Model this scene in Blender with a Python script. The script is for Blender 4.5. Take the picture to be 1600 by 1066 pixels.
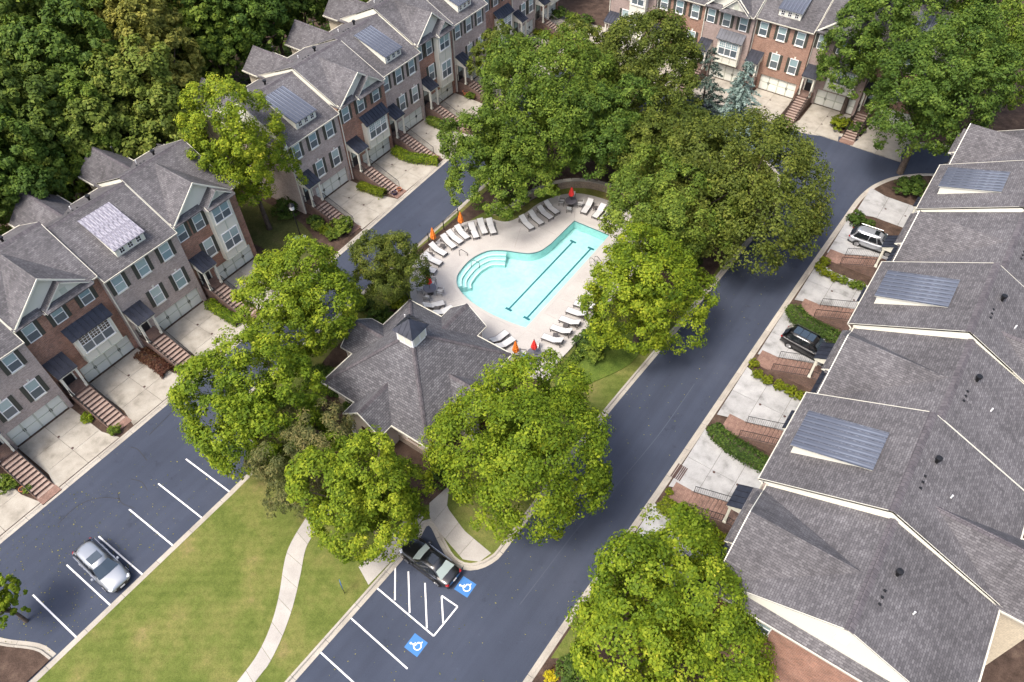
import bpy, math, random
import numpy as np
from mathutils import Matrix, Vector
R_ = math.radians
scene = bpy.context.scene
for o in list(bpy.data.objects): bpy.data.objects.remove(o, do_unlink=True)
COL = scene.collection

# ------------------------------------------------------------------ camera
# site frame: X to the right across the streets, Y along the streets, camera above the origin
CAMZ, FPX, PITCH, ROLL, YAW = 51.7, 1169.2, R_(49.56), R_(1.624), R_(36.35)
def _rot():
    cp, sp = math.cos(PITCH), math.sin(PITCH)
    X = np.array([1, 0, 0.]); F = np.array([0, cp, -sp]); D = np.array([0, -sp, -cp])
    cr, sr = math.cos(ROLL), math.sin(ROLL)
    M3 = np.array([cr*X + sr*D, -sr*X + cr*D, F])
    c, s = math.cos(YAW), math.sin(YAW)
    S = np.array([[c, -s, 0], [s, c, 0], [0, 0, 1]])
    return M3 @ S.T            # rows: right, down, forward in the site frame
CAMR = _rot()
def G(px, py, z=0.0):
    """photo pixel -> point of the site on the level z"""
    d = CAMR.T @ np.array([(px-800)/FPX, (py-533)/FPX, 1.0])
    t = (z-CAMZ)/d[2]
    return (float(d[0]*t), float(d[1]*t))
cam = bpy.data.cameras.new('camera'); camo = bpy.data.objects.new('camera', cam); COL.objects.link(camo)
cam.sensor_width = 36; cam.lens = FPX/1600*36; cam.clip_end = 1500; cam.clip_start = 0.5
r, d, f = CAMR
camo.matrix_world = Matrix(((r[0], -d[0], -f[0], 0), (r[1], -d[1], -f[1], 0), (r[2], -d[2], -f[2], CAMZ), (0, 0, 0, 1)))
scene.camera = camo

# ------------------------------------------------------------------ light
SUN = Vector((-0.12, -0.47, 0.87)).normalized()      # towards the sun
w = bpy.data.worlds.new('World'); scene.world = w; w.use_nodes = True
nt = w.node_tree; bg = nt.nodes['Background']; sky = nt.nodes.new('ShaderNodeTexSky')
sky.sky_type = 'NISHITA'; sky.sun_disc = False
sky.sun_elevation = math.asin(SUN.z); sky.sun_rotation = math.atan2(SUN.x, SUN.y)
sky.dust_density = 5.5; sky.air_density = 1.0; sky.ozone_density = 0.8
nt.links.new(sky.outputs[0], bg.inputs[0]); bg.inputs[1].default_value = 0.15
sl = bpy.data.lights.new('sun', 'SUN'); so = bpy.data.objects.new('sun', sl); COL.objects.link(so)
sl.energy = 1.5; sl.angle = R_(16.0); sl.color = (1.0, 0.965, 0.92)
so.rotation_euler = SUN.to_track_quat('Z', 'Y').to_euler()
scene.view_settings.view_transform = 'Standard'; scene.view_settings.look = 'None'
scene.view_settings.exposure = 1.12; scene.view_settings.gamma = 1.0
scene.render.engine = 'CYCLES'

# ------------------------------------------------------------------ materials
MATS = {}
def _new(name):
    m = bpy.data.materials.new(name); m.use_nodes = True; MATS[name] = m
    b = m.node_tree.nodes['Principled BSDF']
    return m, m.node_tree, b
def plain(name, col, rough=.6, metal=0., spec=.5, coat=0.):
    m, t, b = _new(name)
    b.inputs['Base Color'].default_value = (*col, 1); b.inputs['Roughness'].default_value = rough
    b.inputs['Metallic'].default_value = metal; b.inputs['Specular IOR Level'].default_value = spec
    b.inputs['Coat Weight'].default_value = coat
    return m
def ramp(t, fac, stops):
    n = t.nodes.new('ShaderNodeValToRGB'); e = n.color_ramp.elements
    while len(e) < len(stops): e.new(.5)
    for el, (p, c) in zip(e, stops): el.position = p; el.color = (*c, 1)
    t.links.new(fac, n.inputs[0]); return n.outputs[0]
def noise(t, vec, scale, detail=4, rough=.6):
    n = t.nodes.new('ShaderNodeTexNoise'); n.inputs['Scale'].default_value = scale
    n.inputs['Detail'].default_value = detail; n.inputs['Roughness'].default_value = rough
    t.links.new(vec, n.inputs['Vector']); return n.outputs[0]
def mixc(t, a, b, fac, mode='MIX'):
    n = t.nodes.new('ShaderNodeMix'); n.data_type = 'RGBA'; n.blend_type = mode
    for s, v in ((n.inputs[6], a), (n.inputs[7], b)):
        if isinstance(v, tuple): s.default_value = (*v, 1)
        else: t.links.new(v, s)
    if isinstance(fac, (int, float)): n.inputs[0].default_value = fac
    else: t.links.new(fac, n.inputs[0])
    return n.outputs[2]
def bump(t, b, h, strength=.4, dist=.02):
    n = t.nodes.new('ShaderNodeBump'); n.inputs['Strength'].default_value = strength; n.inputs['Distance'].default_value = dist
    t.links.new(h, n.inputs['Height']); t.links.new(n.outputs[0], b.inputs['Normal'])
def pos(t): return t.nodes.new('ShaderNodeNewGeometry').outputs['Position']
def uv(t): return t.nodes.new('ShaderNodeTexCoord').outputs['UV']
def noisy(name, stops, scale, rough=.85, fine=None, fine_amt=.3, bmp=0., spec=.3, vec=None, rnd=0.):
    """a broad mottling through a colour ramp, a fine grain on top"""
    m, t, b = _new(name); v = pos(t)
    c = ramp(t, noise(t, v, scale, 5), stops)
    if fine:
        g = noise(t, v, fine, 3, .7)
        gr = ramp(t, g, [(.3, (.55, .55, .55)), (.7, (1.35, 1.35, 1.35))])
        c = mixc(t, c, gr, fine_amt, 'MULTIPLY')
        if bmp: bump(t, b, g, bmp)
    if rnd:
        oi = t.nodes.new('ShaderNodeObjectInfo').outputs['Random']
        c = mixc(t, c, ramp(t, oi, [(0, (1-rnd,)*3), (1, (1+rnd,)*3)]), 1.0, 'MULTIPLY')
    t.links.new(c, b.inputs['Base Color']); b.inputs['Roughness'].default_value = rough
    b.inputs['Specular IOR Level'].default_value = spec
    return m
def bricks(name, c1, c2, mortar, bw, bh, msize=.008, rough=.85, rnd_scale=.8, var=.25, streak=None, bm=.5):
    m, t, b = _new(name); v = uv(t)
    n = t.nodes.new('ShaderNodeTexBrick'); t.links.new(v, n.inputs['Vector'])
    n.inputs['Color1'].default_value = (*c1, 1); n.inputs['Color2'].default_value = (*c2, 1); n.inputs['Mortar'].default_value = (*mortar, 1)
    n.inputs['Scale'].default_value = 1; n.inputs['Brick Width'].default_value = bw; n.inputs['Row Height'].default_value = bh
    n.inputs['Mortar Size'].default_value = msize; n.inputs['Mortar Smooth'].default_value = .3; n.inputs['Bias'].default_value = 0
    p = pos(t)
    c = mixc(t, n.outputs['Color'], ramp(t, noise(t, p, rnd_scale, 4), [(.3, (1-var,)*3), (.7, (1+var,)*3)]), 1.0, 'MULTIPLY')
    c = mixc(t, c, ramp(t, noise(t, p, 9, 2), [(.3, (.8,)*3), (.7, (1.2,)*3)]), .7, 'MULTIPLY')
    if streak:
        mp = t.nodes.new('ShaderNodeMapping'); mp.inputs['Scale'].default_value = (1.2, .12, 1); t.links.new(v, mp.inputs['Vector'])
        c = mixc(t, c, ramp(t, noise(t, mp.outputs[0], 1.6, 4), [(.35, (1-streak,)*3), (.65, (1+streak,)*3)]), 1.0, 'MULTIPLY')
    t.links.new(c, b.inputs['Base Color']); b.inputs['Roughness'].default_value = rough; b.inputs['Specular IOR Level'].default_value = .25
    bump(t, b, n.outputs['Fac'], -bm if bm else 0, .01)
    return m
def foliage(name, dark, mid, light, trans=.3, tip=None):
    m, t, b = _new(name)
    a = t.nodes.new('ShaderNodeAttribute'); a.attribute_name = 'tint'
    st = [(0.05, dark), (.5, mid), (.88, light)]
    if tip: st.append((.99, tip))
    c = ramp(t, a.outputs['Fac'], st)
    oi = t.nodes.new('ShaderNodeObjectInfo').outputs['Random']
    c = mixc(t, c, ramp(t, oi, [(0, (.88, .92, .85)), (1, (1.12, 1.08, 1.1))]), 1.0, 'MULTIPLY')
    t.links.new(c, b.inputs['Base Color']); b.inputs['Roughness'].default_value = .6; b.inputs['Specular IOR Level'].default_value = .14
    tr = t.nodes.new('ShaderNodeBsdfTranslucent'); mx = t.nodes.new('ShaderNodeMixShader'); mx.inputs[0].default_value = trans
    t.links.new(mixc(t, c, (1.25, 1.15, .6), .9, 'MULTIPLY'), tr.inputs[0])
    t.links.new(b.outputs[0], mx.inputs[1]); t.links.new(tr.outputs[0], mx.inputs[2])
    t.links.new(mx.outputs[0], t.nodes['Material Output'].inputs[0])
    return m

def asphalt():
    m, t, b = _new('asphalt'); p = pos(t)
    c = ramp(t, noise(t, p, .13, 5), [(.3, (.034, .042, .063)), (.5, (.041, .050, .074)), (.72, (.052, .061, .087))])
    mp = t.nodes.new('ShaderNodeMapping'); mp.inputs['Scale'].default_value = (1.1, .035, 1); t.links.new(p, mp.inputs['Vector'])
    c = mixc(t, c, ramp(t, noise(t, mp.outputs[0], 1.0, 3), [(.35, (.84,)*3), (.65, (1.16,)*3)]), .45, 'MULTIPLY')      # wheel tracks
    c = mixc(t, c, ramp(t, noise(t, p, .75, 5, .7), [(.60, (1,)*3), (.70, (.70,)*3)]), .8, 'MULTIPLY')                    # oil stains
    c = mixc(t, c, ramp(t, noise(t, p, 1.7, 4, .8), [(.62, (1,)*3), (.74, (1.35,)*3)]), .7, 'MULTIPLY')                   # worn patches
    g = noise(t, p, 24, 3, .7)
    c = mixc(t, c, ramp(t, g, [(.3, (.55,)*3), (.7, (1.4,)*3)]), .55, 'MULTIPLY'); bump(t, b, g, .25)
    t.links.new(c, b.inputs['Base Color']); b.inputs['Roughness'].default_value = .85; b.inputs['Specular IOR Level'].default_value = .25
asphalt()
noisy('forest_floor', [(.3, (.025, .022, .012)), (.6, (.05, .045, .02)), (.8, (.07, .05, .03))], .3, .95, 6, .6)
noisy('concrete', [(.30, (.215, .195, .160)), (.44, (.305, .280, .235)), (.62, (.365, .338, .288))], .75, .85, 18, .3, .1, .3, rnd=.05)
noisy('grey_concrete', [(.32, (.20, .20, .195)), (.44, (.305, .305, .30)), (.62, (.365, .365, .36))], .8, .85, 18, .3, .1, .3, rnd=.05)
noisy('kerb_concrete', [(.3, (.29, .265, .225)), (.7, (.39, .36, .31))], .7, .9, 15, .35, .1, .3, rnd=.08)
noisy('walk_concrete', [(.3, (.30, .28, .255)), (.7, (.39, .37, .335))], .6, .9, 18, .3, .1, .3, rnd=.06)
noisy('deck_concrete', [(.3, (.34, .32, .30)), (.7, (.41, .39, .365))], .4, .9, 12, .25, .1, .3, rnd=.04)
def turf():
    m, t, b = _new('grass'); p = pos(t)
    c = ramp(t, noise(t, p, .30, 6, .65), [(.28, (.070, .095, .018)), (.46, (.100, .122, .028)), (.60, (.140, .142, .042)), (.76, (.21, .165, .075))])
    wv = t.nodes.new('ShaderNodeTexWave'); wv.inputs['Scale'].default_value = .42; wv.inputs['Distortion'].default_value = 2.2; wv.inputs['Detail'].default_value = 3
    mp = t.nodes.new('ShaderNodeMapping'); mp.inputs['Rotation'].default_value = (0, 0, .95); t.links.new(p, mp.inputs['Vector']); t.links.new(mp.outputs[0], wv.inputs['Vector'])
    c = mixc(t, c, ramp(t, wv.outputs['Fac'], [(.2, (.90, .92, .88)), (.8, (1.10, 1.08, 1.1))]), .38, 'MULTIPLY')            # mowing passes
    c = mixc(t, c, ramp(t, noise(t, p, 3.2, 5, .75), [(.3, (.68, .74, .66)), (.7, (1.3, 1.24, 1.3))]), .7, 'MULTIPLY')      # tufts
    g = noise(t, p, 14, 4, .8); c = mixc(t, c, ramp(t, g, [(.3, (.5,)*3), (.7, (1.5,)*3)]), .65, 'MULTIPLY'); bump(t, b, g, .6)
    t.links.new(c, b.inputs['Base Color']); b.inputs['Roughness'].default_value = .95; b.inputs['Specular IOR Level'].default_value = .12
turf()
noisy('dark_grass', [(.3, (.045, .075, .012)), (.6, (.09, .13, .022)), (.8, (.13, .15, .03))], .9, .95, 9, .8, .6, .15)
noisy('olive_grass', [(.3, (.05, .06, .018)), (.55, (.085, .09, .030)), (.75, (.11, .085, .045))], .6, .95, 7, .7, .5, .15)  # dull olive to brown turf of the side lawn
noisy('mulch', [(.3, (.042, .028, .021)), (.55, (.075, .050, .038)), (.75, (.115, .080, .060))], 1.2, .95, 14, .8, .6, .15)
bricks('red_brick', (.36, .165, .105), (.21, .10, .068), (.38, .29, .24), .22, .075, .011, var=.25)
bricks('grey_brick', (.46, .37, .33), (.33, .265, .24), (.48, .42, .38), .22, .075, .011, var=.12)
bricks('pink_brick', (.34, .19, .13), (.24, .12, .08), (.36, .28, .23), .22, .075, .011, var=.18)
bricks('rose_brick', (.34, .255, .225), (.26, .195, .175), (.38, .32, .29), .22, .075, .011, var=.12)
bricks('stair_tread', (.25, .155, .12), (.19, .115, .09), (.13, .085, .07), .2, .1, .012, var=.25)
bricks('stair_brick', (.16, .090, .068), (.10, .06, .048), (.19, .15, .13), .22, .075, .011, var=.3)
bricks('shingle', (.132, .126, .130), (.076, .072, .076), (.058, .055, .058), .30, .145, .016, .92, .22, .24, .12, .6)
bricks('club_shingle', (.142, .140, .148), (.074, .072, .079), (.052, .050, .054), .32, .17, .02, .9, .5, .12, .06, .8)
bricks('ridge_shingle', (.115, .105, .112), (.075, .068, .075), (.05, .046, .05), .30, .6, .02, .92, .6, .15)
bricks('siding', (.60, .53, .40), (.58, .51, .385), (.42, .37, .28), 6., .16, .014, .6, .4, .04)
bricks('block_wall', (.34, .27, .21), (.26, .205, .16), (.14, .11, .09), .45, .2, .012, .9, .6, .2)
plain('cream', (.69, .675, .58), .6); plain('trim', (.50, .48, .40), .6); plain('white', (.80, .80, .78), .5)
noisy('garage_panel', [(.3, (.72, .73, .65)), (.7, (.77, .78, .70))], .8, .55, 3, .05)
plain('garage_rail', (.50, .52, .43), .6)
plain('shutter', (.055, .058, .047), .6)
plain('black_metal', (.012, .012, .013), .45, .3); plain('dark_frame', (.10, .09, .085), .5, .4)
plain('sling', (.47, .47, .465), .8); plain('orange_cloth', (.72, .19, .02), .8); plain('red_cloth', (.62, .03, .025), .8)
plain('blue_towel', (.04, .16, .52), .9); plain('table_top', (.12, .115, .13), .4, .2)
plain('line_paint', (.72, .71, .69), .7); plain('blue_paint', (.035, .15, .38), .65); plain('sign_blue', (.02, .17, .55), .4)
noisy('bark', [(.3, (.06, .045, .035)), (.7, (.14, .11, .09))], 3, .95, 12, .5, .6)
noisy('wood_fence', [(.3, (.10, .065, .045)), (.7, (.17, .115, .08))], 2., .9, 9, .4)
plain('wood_deck', (.20, .085, .035), .8); plain('door', (.05, .012, .01), .4); plain('dark_door', (.02, .022, .026), .35)
plain('tyre', (.012, .012, .012), .85); plain('rim', (.45, .45, .46), .3, .9); plain('chrome', (.6, .6, .6), .15, 1.)
plain('tail_light', (.26, .008, .01), .2); plain('head_light', (.65, .67, .7), .12); plain('plate', (.6, .6, .62), .5)
plain('terracotta', (.42, .15, .07), .8); plain('utility_green', (.20, .26, .20), .6); plain('navy_pot', (.02, .02, .06), .3)
plain('rust_grate', (.085, .05, .045), .8, .3); plain('leaf_litter', (.30, .25, .16), .9)
plain('flower_yellow', (.65, .55, .02), .8)
for nm, c in (('paint_silver', (.42, .44, .47)), ('paint_grey', (.30, .32, .345)), ('paint_black', (.006, .006, .007))):
    plain(nm, c, .28, .55 if 'black' not in nm else .0, .5, 1.)
plain('car_glass', (.012, .015, .018), .06, 0, .6, .5); plain('car_screen', (.028, .042, .055), .05, 0, .7, 1.)
plain('pale_screen', (.32, .38, .36), .12, 0, .6, .5)
plain('seam', (.054, .063, .088), .9)
plain('black_trim', (.015, .015, .016), .55)
def glass(name, c1, c2, rough=.08):
    m, t, b = _new(name); v = uv(t)
    wv = t.nodes.new('ShaderNodeTexWave'); wv.wave_type = 'BANDS'; wv.bands_direction = 'Y'; wv.inputs['Scale'].default_value = 7; t.links.new(v, wv.inputs['Vector'])
    c = mixc(t, c1, c2, wv.outputs['Fac'])
    oi = t.nodes.new('ShaderNodeObjectInfo').outputs['Random']
    c = mixc(t, c, ramp(t, oi, [(0, (.72, .8, .85)), (.6, (1, 1, 1)), (1, (1.2, 1.15, 1.1))]), 1., 'MULTIPLY')
    t.links.new(c, b.inputs['Base Color']); b.inputs['Roughness'].default_value = rough; b.inputs['Specular IOR Level'].default_value = .7
glass('pane_blind', (.30, .40, .40), (.36, .46, .46)); glass('pane_screen', (.10, .125, .14), (.12, .145, .16), .35); plain('pane_dark', (.015, .017, .022), .06, 0, .8)
def metalroof():
    m, t, b = _new('metal_roof'); v = uv(t)
    mp = t.nodes.new('ShaderNodeMapping'); mp.inputs['Scale'].default_value = (3.2, .10, 1); t.links.new(v, mp.inputs['Vector'])
    n = noise(t, mp.outputs[0], 1.1, 4)
    t.links.new(ramp(t, n, [(.30, (.05, .056, .072)), (.48, (.105, .115, .143)), (.68, (.27, .295, .34))]), b.inputs['Base Color'])  # pale streaks down the slope: reflection painted into the base colour
    t.links.new(ramp(t, n, [(.3, (.3,)*3), (.7, (.5,)*3)]), b.inputs['Roughness']); b.inputs['Metallic'].default_value = .35
    m, t, b = _new('worn_metal_roof'); v = uv(t)
    mp = t.nodes.new('ShaderNodeMapping'); mp.inputs['Scale'].default_value = (4., 1.4, 1); t.links.new(v, mp.inputs['Vector'])
    n = noise(t, mp.outputs[0], 1.5, 5)
    t.links.new(ramp(t, n, [(.35, (.11, .105, .13)), (.5, (.24, .23, .27)), (.7, (.46, .45, .48))]), b.inputs['Base Color'])
    b.inputs['Roughness'].default_value = .55; b.inputs['Metallic'].default_value = .15
    m, t, b = _new('porch_metal'); n = noise(t, pos(t), 1.5, 4)
    t.links.new(ramp(t, n, [(.3, (.016, .018, .026)), (.7, (.038, .042, .058))]), b.inputs['Base Color']); b.inputs['Roughness'].default_value = .4; b.inputs['Metallic'].default_value = .3
metalroof()
def water():
    m, t, b = _new('pool_water'); m.node_tree.nodes.remove(b)
    tr = t.nodes.new('ShaderNodeBsdfTransparent'); tr.inputs[0].default_value = (.86, .972, .965, 1)
    gl = t.nodes.new('ShaderNodeBsdfGlossy'); gl.inputs['Roughness'].default_value = .04
    fr = t.nodes.new('ShaderNodeFresnel'); fr.inputs[0].default_value = 1.33
    mx = t.nodes.new('ShaderNodeMixShader'); bp = t.nodes.new('ShaderNodeBump'); bp.inputs['Strength'].default_value = .35; bp.inputs['Distance'].default_value = .08
    t.links.new(noise(t, pos(t), 2.2, 3), bp.inputs['Height']); t.links.new(bp.outputs[0], gl.inputs['Normal']); t.links.new(bp.outputs[0], fr.inputs['Normal'])
    t.links.new(fr.outputs[0], mx.inputs[0]); t.links.new(tr.outputs[0], mx.inputs[1]); t.links.new(gl.outputs[0], mx.inputs[2])
    t.links.new(mx.outputs[0], t.nodes['Material Output'].inputs[0])
water()
noisy('pool_plaster', [(.3, (.35, .56, .55)), (.7, (.45, .645, .63))], .35, .7, 2.2, .22)
plain('pool_step', (.60, .66, .65), .6); plain('pool_tile', (.02, .11, .14), .3); plain('coping', (.38, .365, .34), .8)
foliage('maple', (.045, .088, .008), (.148, .212, .014), (.305, .350, .026), .3, (.46, .43, .05))
foliage('maple_deep', (.026, .056, .010), (.070, .122, .019), (.145, .205, .031), .25)
foliage('olive_leaf', (.030, .046, .008), (.084, .112, .017), (.165, .188, .030), .26, (.25, .20, .05))
foliage('soft_green', (.036, .070, .010), (.104, .158, .021), (.215, .270, .037), .27)
foliage('forest_leaf', (.026, .048, .008), (.082, .128, .020), (.19, .235, .038), .26, (.30, .31, .06))
foliage('crape', (.045, .072, .012), (.130, .175, .028), (.26, .285, .055), .26, (.34, .30, .09))
foliage('yellow_leaf', (.075, .085, .018), (.18, .185, .036), (.32, .295, .065), .3)
foliage('spruce', (.022, .042, .032), (.05, .08, .065), (.12, .16, .14), .1)
foliage('blue_spruce', (.05, .085, .08), (.15, .215, .205), (.34, .42, .41), .1)
foliage('weeping', (.035, .048, .016), (.105, .115, .038), (.23, .195, .075), .22)
foliage('shrub', (.022, .042, .009), (.052, .095, .016), (.11, .155, .028), .2)
foliage('lime_shrub', (.07, .10, .006), (.14, .18, .012), (.26, .28, .02), .3)
foliage('red_shrub', (.05, .018, .012), (.10, .045, .03), (.15, .10, .045), .2)
foliage('gold_flower', (.20, .18, .01), (.45, .38, .015), (.7, .6, .03), .3)

# ------------------------------------------------------------------ mesh helpers
class MB:
    def __init__(s): s.v = []; s.f = []; s.m = []; s.uvax = []
    def poly(s, pts, mi=0):
        i = len(s.v); s.v += [tuple(p) for p in pts]; s.f.append(tuple(range(i, i+len(pts)))); s.m.append(mi)
    def box(s, x0, x1, y0, y1, z0, z1, mi=0, top=None):
        if x1 < x0: x0, x1 = x1, x0
        p = [(x0, y0, z0), (x1, y0, z0), (x1, y1, z0), (x0, y1, z0), (x0, y0, z1), (x1, y0, z1), (x1, y1, z1), (x0, y1, z1)]
        i = len(s.v); s.v += p
        for q in ((0, 3, 2, 1), (4, 5, 6, 7), (0, 1, 5, 4), (1, 2, 6, 5), (2, 3, 7, 6), (3, 0, 4, 7)):
            s.f.append(tuple(i+k for k in q)); s.m.append(mi)
        if top is not None: s.m[-5] = top
    def prism(s, prof, a0, a1, axis, mi=0, side=None):
        """profile (list of 2-D points) extruded along x or y: axis 'x' takes (y,z), 'y' takes (x,z), 'z' takes (x,y)"""
        def mk(p, a): return (a, p[0], p[1]) if axis == 'x' else ((p[0], a, p[1]) if axis == 'y' else (p[0], p[1], a))
        n = len(prof); i = len(s.v); s.v += [mk(p, a0) for p in prof] + [mk(p, a1) for p in prof]
        side = mi if side is None else side
        s.f.append(tuple(i+k for k in range(n))[::-1]); s.m.append(side)
        s.f.append(tuple(i+n+k for k in range(n))); s.m.append(side)
        for k in range(n):
            k2 = (k+1) % n; s.f.append((i+k, i+k2, i+n+k2, i+n+k)); s.m.append(mi)
    def cyl(s, p0, p1, r0, r1=None, n=10, mi=0, cap=True):
        r1 = r0 if r1 is None else r1
        p0 = Vector(p0); p1 = Vector(p1); d = (p1-p0).normalized()
        a = d.orthogonal().normalized(); b = d.cross(a); i = len(s.v)
        for p, rr in ((p0, r0), (p1, r1)):
            for k in range(n):
                an = 2*math.pi*k/n; s.v.append(tuple(p+a*(rr*math.cos(an))+b*(rr*math.sin(an))))
        for k in range(n):
            k2 = (k+1) % n; s.f.append((i+k, i+k2, i+n+k2, i+n+k)); s.m.append(mi)
        if cap:
            s.f.append(tuple(i+k for k in range(n))[::-1]); s.m.append(mi); s.f.append(tuple(i+n+k for k in range(n))); s.m.append(mi)
    def lathe(s, prof, n=14, mi=0, c=(0, 0)):
        i = len(s.v)
        for (rr, z) in prof:
            for k in range(n): an = 2*math.pi*k/n; s.v.append((c[0]+rr*math.cos(an), c[1]+rr*math.sin(an), z))
        for j in range(len(prof)-1):
            for k in range(n):
                k2 = (k+1) % n; s.f.append((i+j*n+k, i+j*n+k2, i+(j+1)*n+k2, i+(j+1)*n+k)); s.m.append(mi)
    def mesh(s, name, mats, smooth=False):
        me = bpy.data.meshes.new(name); me.from_pydata(s.v, [], s.f); me.update()
        for mm in mats: me.materials.append(MATS[mm])
        me.polygons.foreach_set('material_index', s.m)
        if smooth: me.polygons.foreach_set('use_smooth', [True]*len(s.f))
        ul = me.uv_layers.new(name='UVMap').data; Z = Vector((0, 0, 1))
        for p in me.polygons:
            n = p.normal
            t = Z.cross(n)
            if t.length < .05: t = Vector((1, 0, 0))
            t.normalize(); b = n.cross(t)
            for li in p.loop_indices:
                co = me.vertices[me.loops[li].vertex_index].co
                ul[li].uv = (co.dot(t), co.dot(b))
        return me
def obj(name, me, parent=None, loc=None, rz=None, **props):
    o = bpy.data.objects.new(name, me); COL.objects.link(o)
    if parent: o.parent = parent
    if loc is not None: o.location = loc
    if rz is not None: o.rotation_euler = (0, 0, rz)
    for k, v in props.items(): o[k] = v
    return o
def part(name, mb, mats, parent=None, loc=None, rz=None, smooth=False, **props):
    return obj(name, mb.mesh(name, mats if isinstance(mats, (list, tuple)) else [mats], smooth), parent, loc, rz, **props)
def thing(name, label, cat, loc=(0, 0, 0), rz=0, group=None):
    o = obj(name, None, None, loc, rz, label=label, category=cat)
    o.empty_display_size = .3
    if group: o['group'] = group
    return o
def copytree(o, parent=None):
    c = o.copy(); COL.objects.link(c); c.parent = parent
    for ch in [x for x in KIDS.get(o.name, ())]: copytree(ch, c)
    return c
KIDS = {}
def index_kids(root):
    def rec(o):
        k = [c for c in o.children]; KIDS[o.name] = k
        for c in k: rec(c)
    rec(root)
CACHE = {}
def cached(key, fn):
    if key not in CACHE: CACHE[key] = fn()
    return CACHE[key]
def area(p): return sum(p[i][0]*p[(i+1) % len(p)][1]-p[(i+1) % len(p)][0]*p[i][1] for i in range(len(p)))/2
def slab(name, pts, z0, z1, mats, parent=None, hole=None, **props):
    """a flat sheet with skirts from an outline, with an optional opening"""
    pts = [tuple(map(float, p)) for p in pts]
    if area(pts) < 0: pts = pts[::-1]
    m = MB(); n = len(pts)
    if hole:
        import bmesh
        bm = bmesh.new()
        for ring in (pts, hole):
            vs = [bm.verts.new((x, y, 0)) for x, y in ring]
            for k in range(len(vs)): bm.edges.new((vs[k], vs[(k+1) % len(vs)]))
        bmesh.ops.triangle_fill(bm, use_beauty=True, use_dissolve=False, edges=bm.edges[:])
        bm.verts.index_update(); m.v = [(v.co.x, v.co.y, z1) for v in bm.verts]
        for fc in bm.faces:
            ids = [v.index for v in fc.verts]
            if fc.normal.z < 0: ids = ids[::-1]
            m.f.append(tuple(ids)); m.m.append(0)
        bm.free(); h = hole if area(hole) < 0 else hole[::-1]
        i = len(m.v); k_ = len(h); m.v += [(x, y, z1) for x, y in h] + [(x, y, z0) for x, y in h]
        for k in range(k_): k2 = (k+1) % k_; m.f.append((i+k, i+k_+k, i+k_+k2, i+k2)); m.m.append(0)
        i = len(m.v); m.v += [(x, y, z1) for x, y in pts] + [(x, y, z0) for x, y in pts]
    else:
        i = 0; m.v = [(x, y, z1) for x, y in pts] + [(x, y, z0) for x, y in pts]
        m.f.append(tuple(range(n))); m.m.append(0)
    for k in range(n): k2 = (k+1) % n; m.f.append((i+k, i+n+k, i+n+k2, i+k2)); m.m.append(0)
    return part(name, m, mats, parent, **props)
def smooth_line(pts, closed=False, sub=6):
    P = [np.array(p, float) for p in pts]; n = len(P); out = []
    for i in range(n if closed else n-1):
        p0 = P[(i-1) % n] if closed or i > 0 else 2*P[0]-P[1]
        p1 = P[i]; p2 = P[(i+1) % n]
        p3 = P[(i+2) % n] if closed or i+2 < n else 2*P[-1]-P[-2]
        for k in range(sub):
            t = k/sub; out.append(tuple(.5*((2*p1)+(-p0+p2)*t+(2*p0-5*p1+4*p2-p3)*t*t+(-p0+3*p1-3*p2+p3)*t**3)))
    if not closed: out.append(tuple(P[-1]))
    return out
def resample(pts, step):
    pts = [np.array(p, float) for p in pts]; L = [0]
    for a, b in zip(pts, pts[1:]): L.append(L[-1]+np.hypot(*(b-a)))
    n = max(1, round(L[-1]/step)); out = []
    for k in range(n+1):
        s = L[-1]*k/n; i = min(np.searchsorted(L, s, 'right')-1, len(pts)-2)
        t = (s-L[i])/max(1e-6, L[i+1]-L[i]); out.append(pts[i]*(1-t)+pts[i+1]*t)
    return out
def offset(pts, d):
    """shift a polyline to its left by d"""
    P = [np.array(p, float) for p in pts]; o = []
    for i in range(len(P)):
        a = P[max(0, i-1)]; b = P[min(len(P)-1, i+1)]; t = (b-a)/max(1e-6, np.hypot(*(b-a)))
        o.append(P[i]+np.array([-t[1], t[0]])*d)
    return o
def sweep(mb, pts, prof, mi=0):
    """sweep a profile of (left offset, z) along a polyline, closed ends"""
    rows = [[(*q, z) for q in offset(pts, d)] for d, z in prof]
    i0 = len(mb.v); n = len(pts); k = len(prof)
    for r_ in rows: mb.v += [tuple(map(float, p)) for p in r_]
    for j in range(k-1):
        for i in range(n-1):
            mb.f.append((i0+j*n+i, i0+j*n+i+1, i0+(j+1)*n+i+1, i0+(j+1)*n+i)[::-1]); mb.m.append(mi)
    mb.f.append(tuple(i0+j*n for j in range(k))); mb.m.append(mi); mb.f.append(tuple(i0+j*n+n-1 for j in range(k))[::-1]); mb.m.append(mi)
def struct(o): o['kind'] = 'structure'; return o
rng = random.Random(7)

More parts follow.
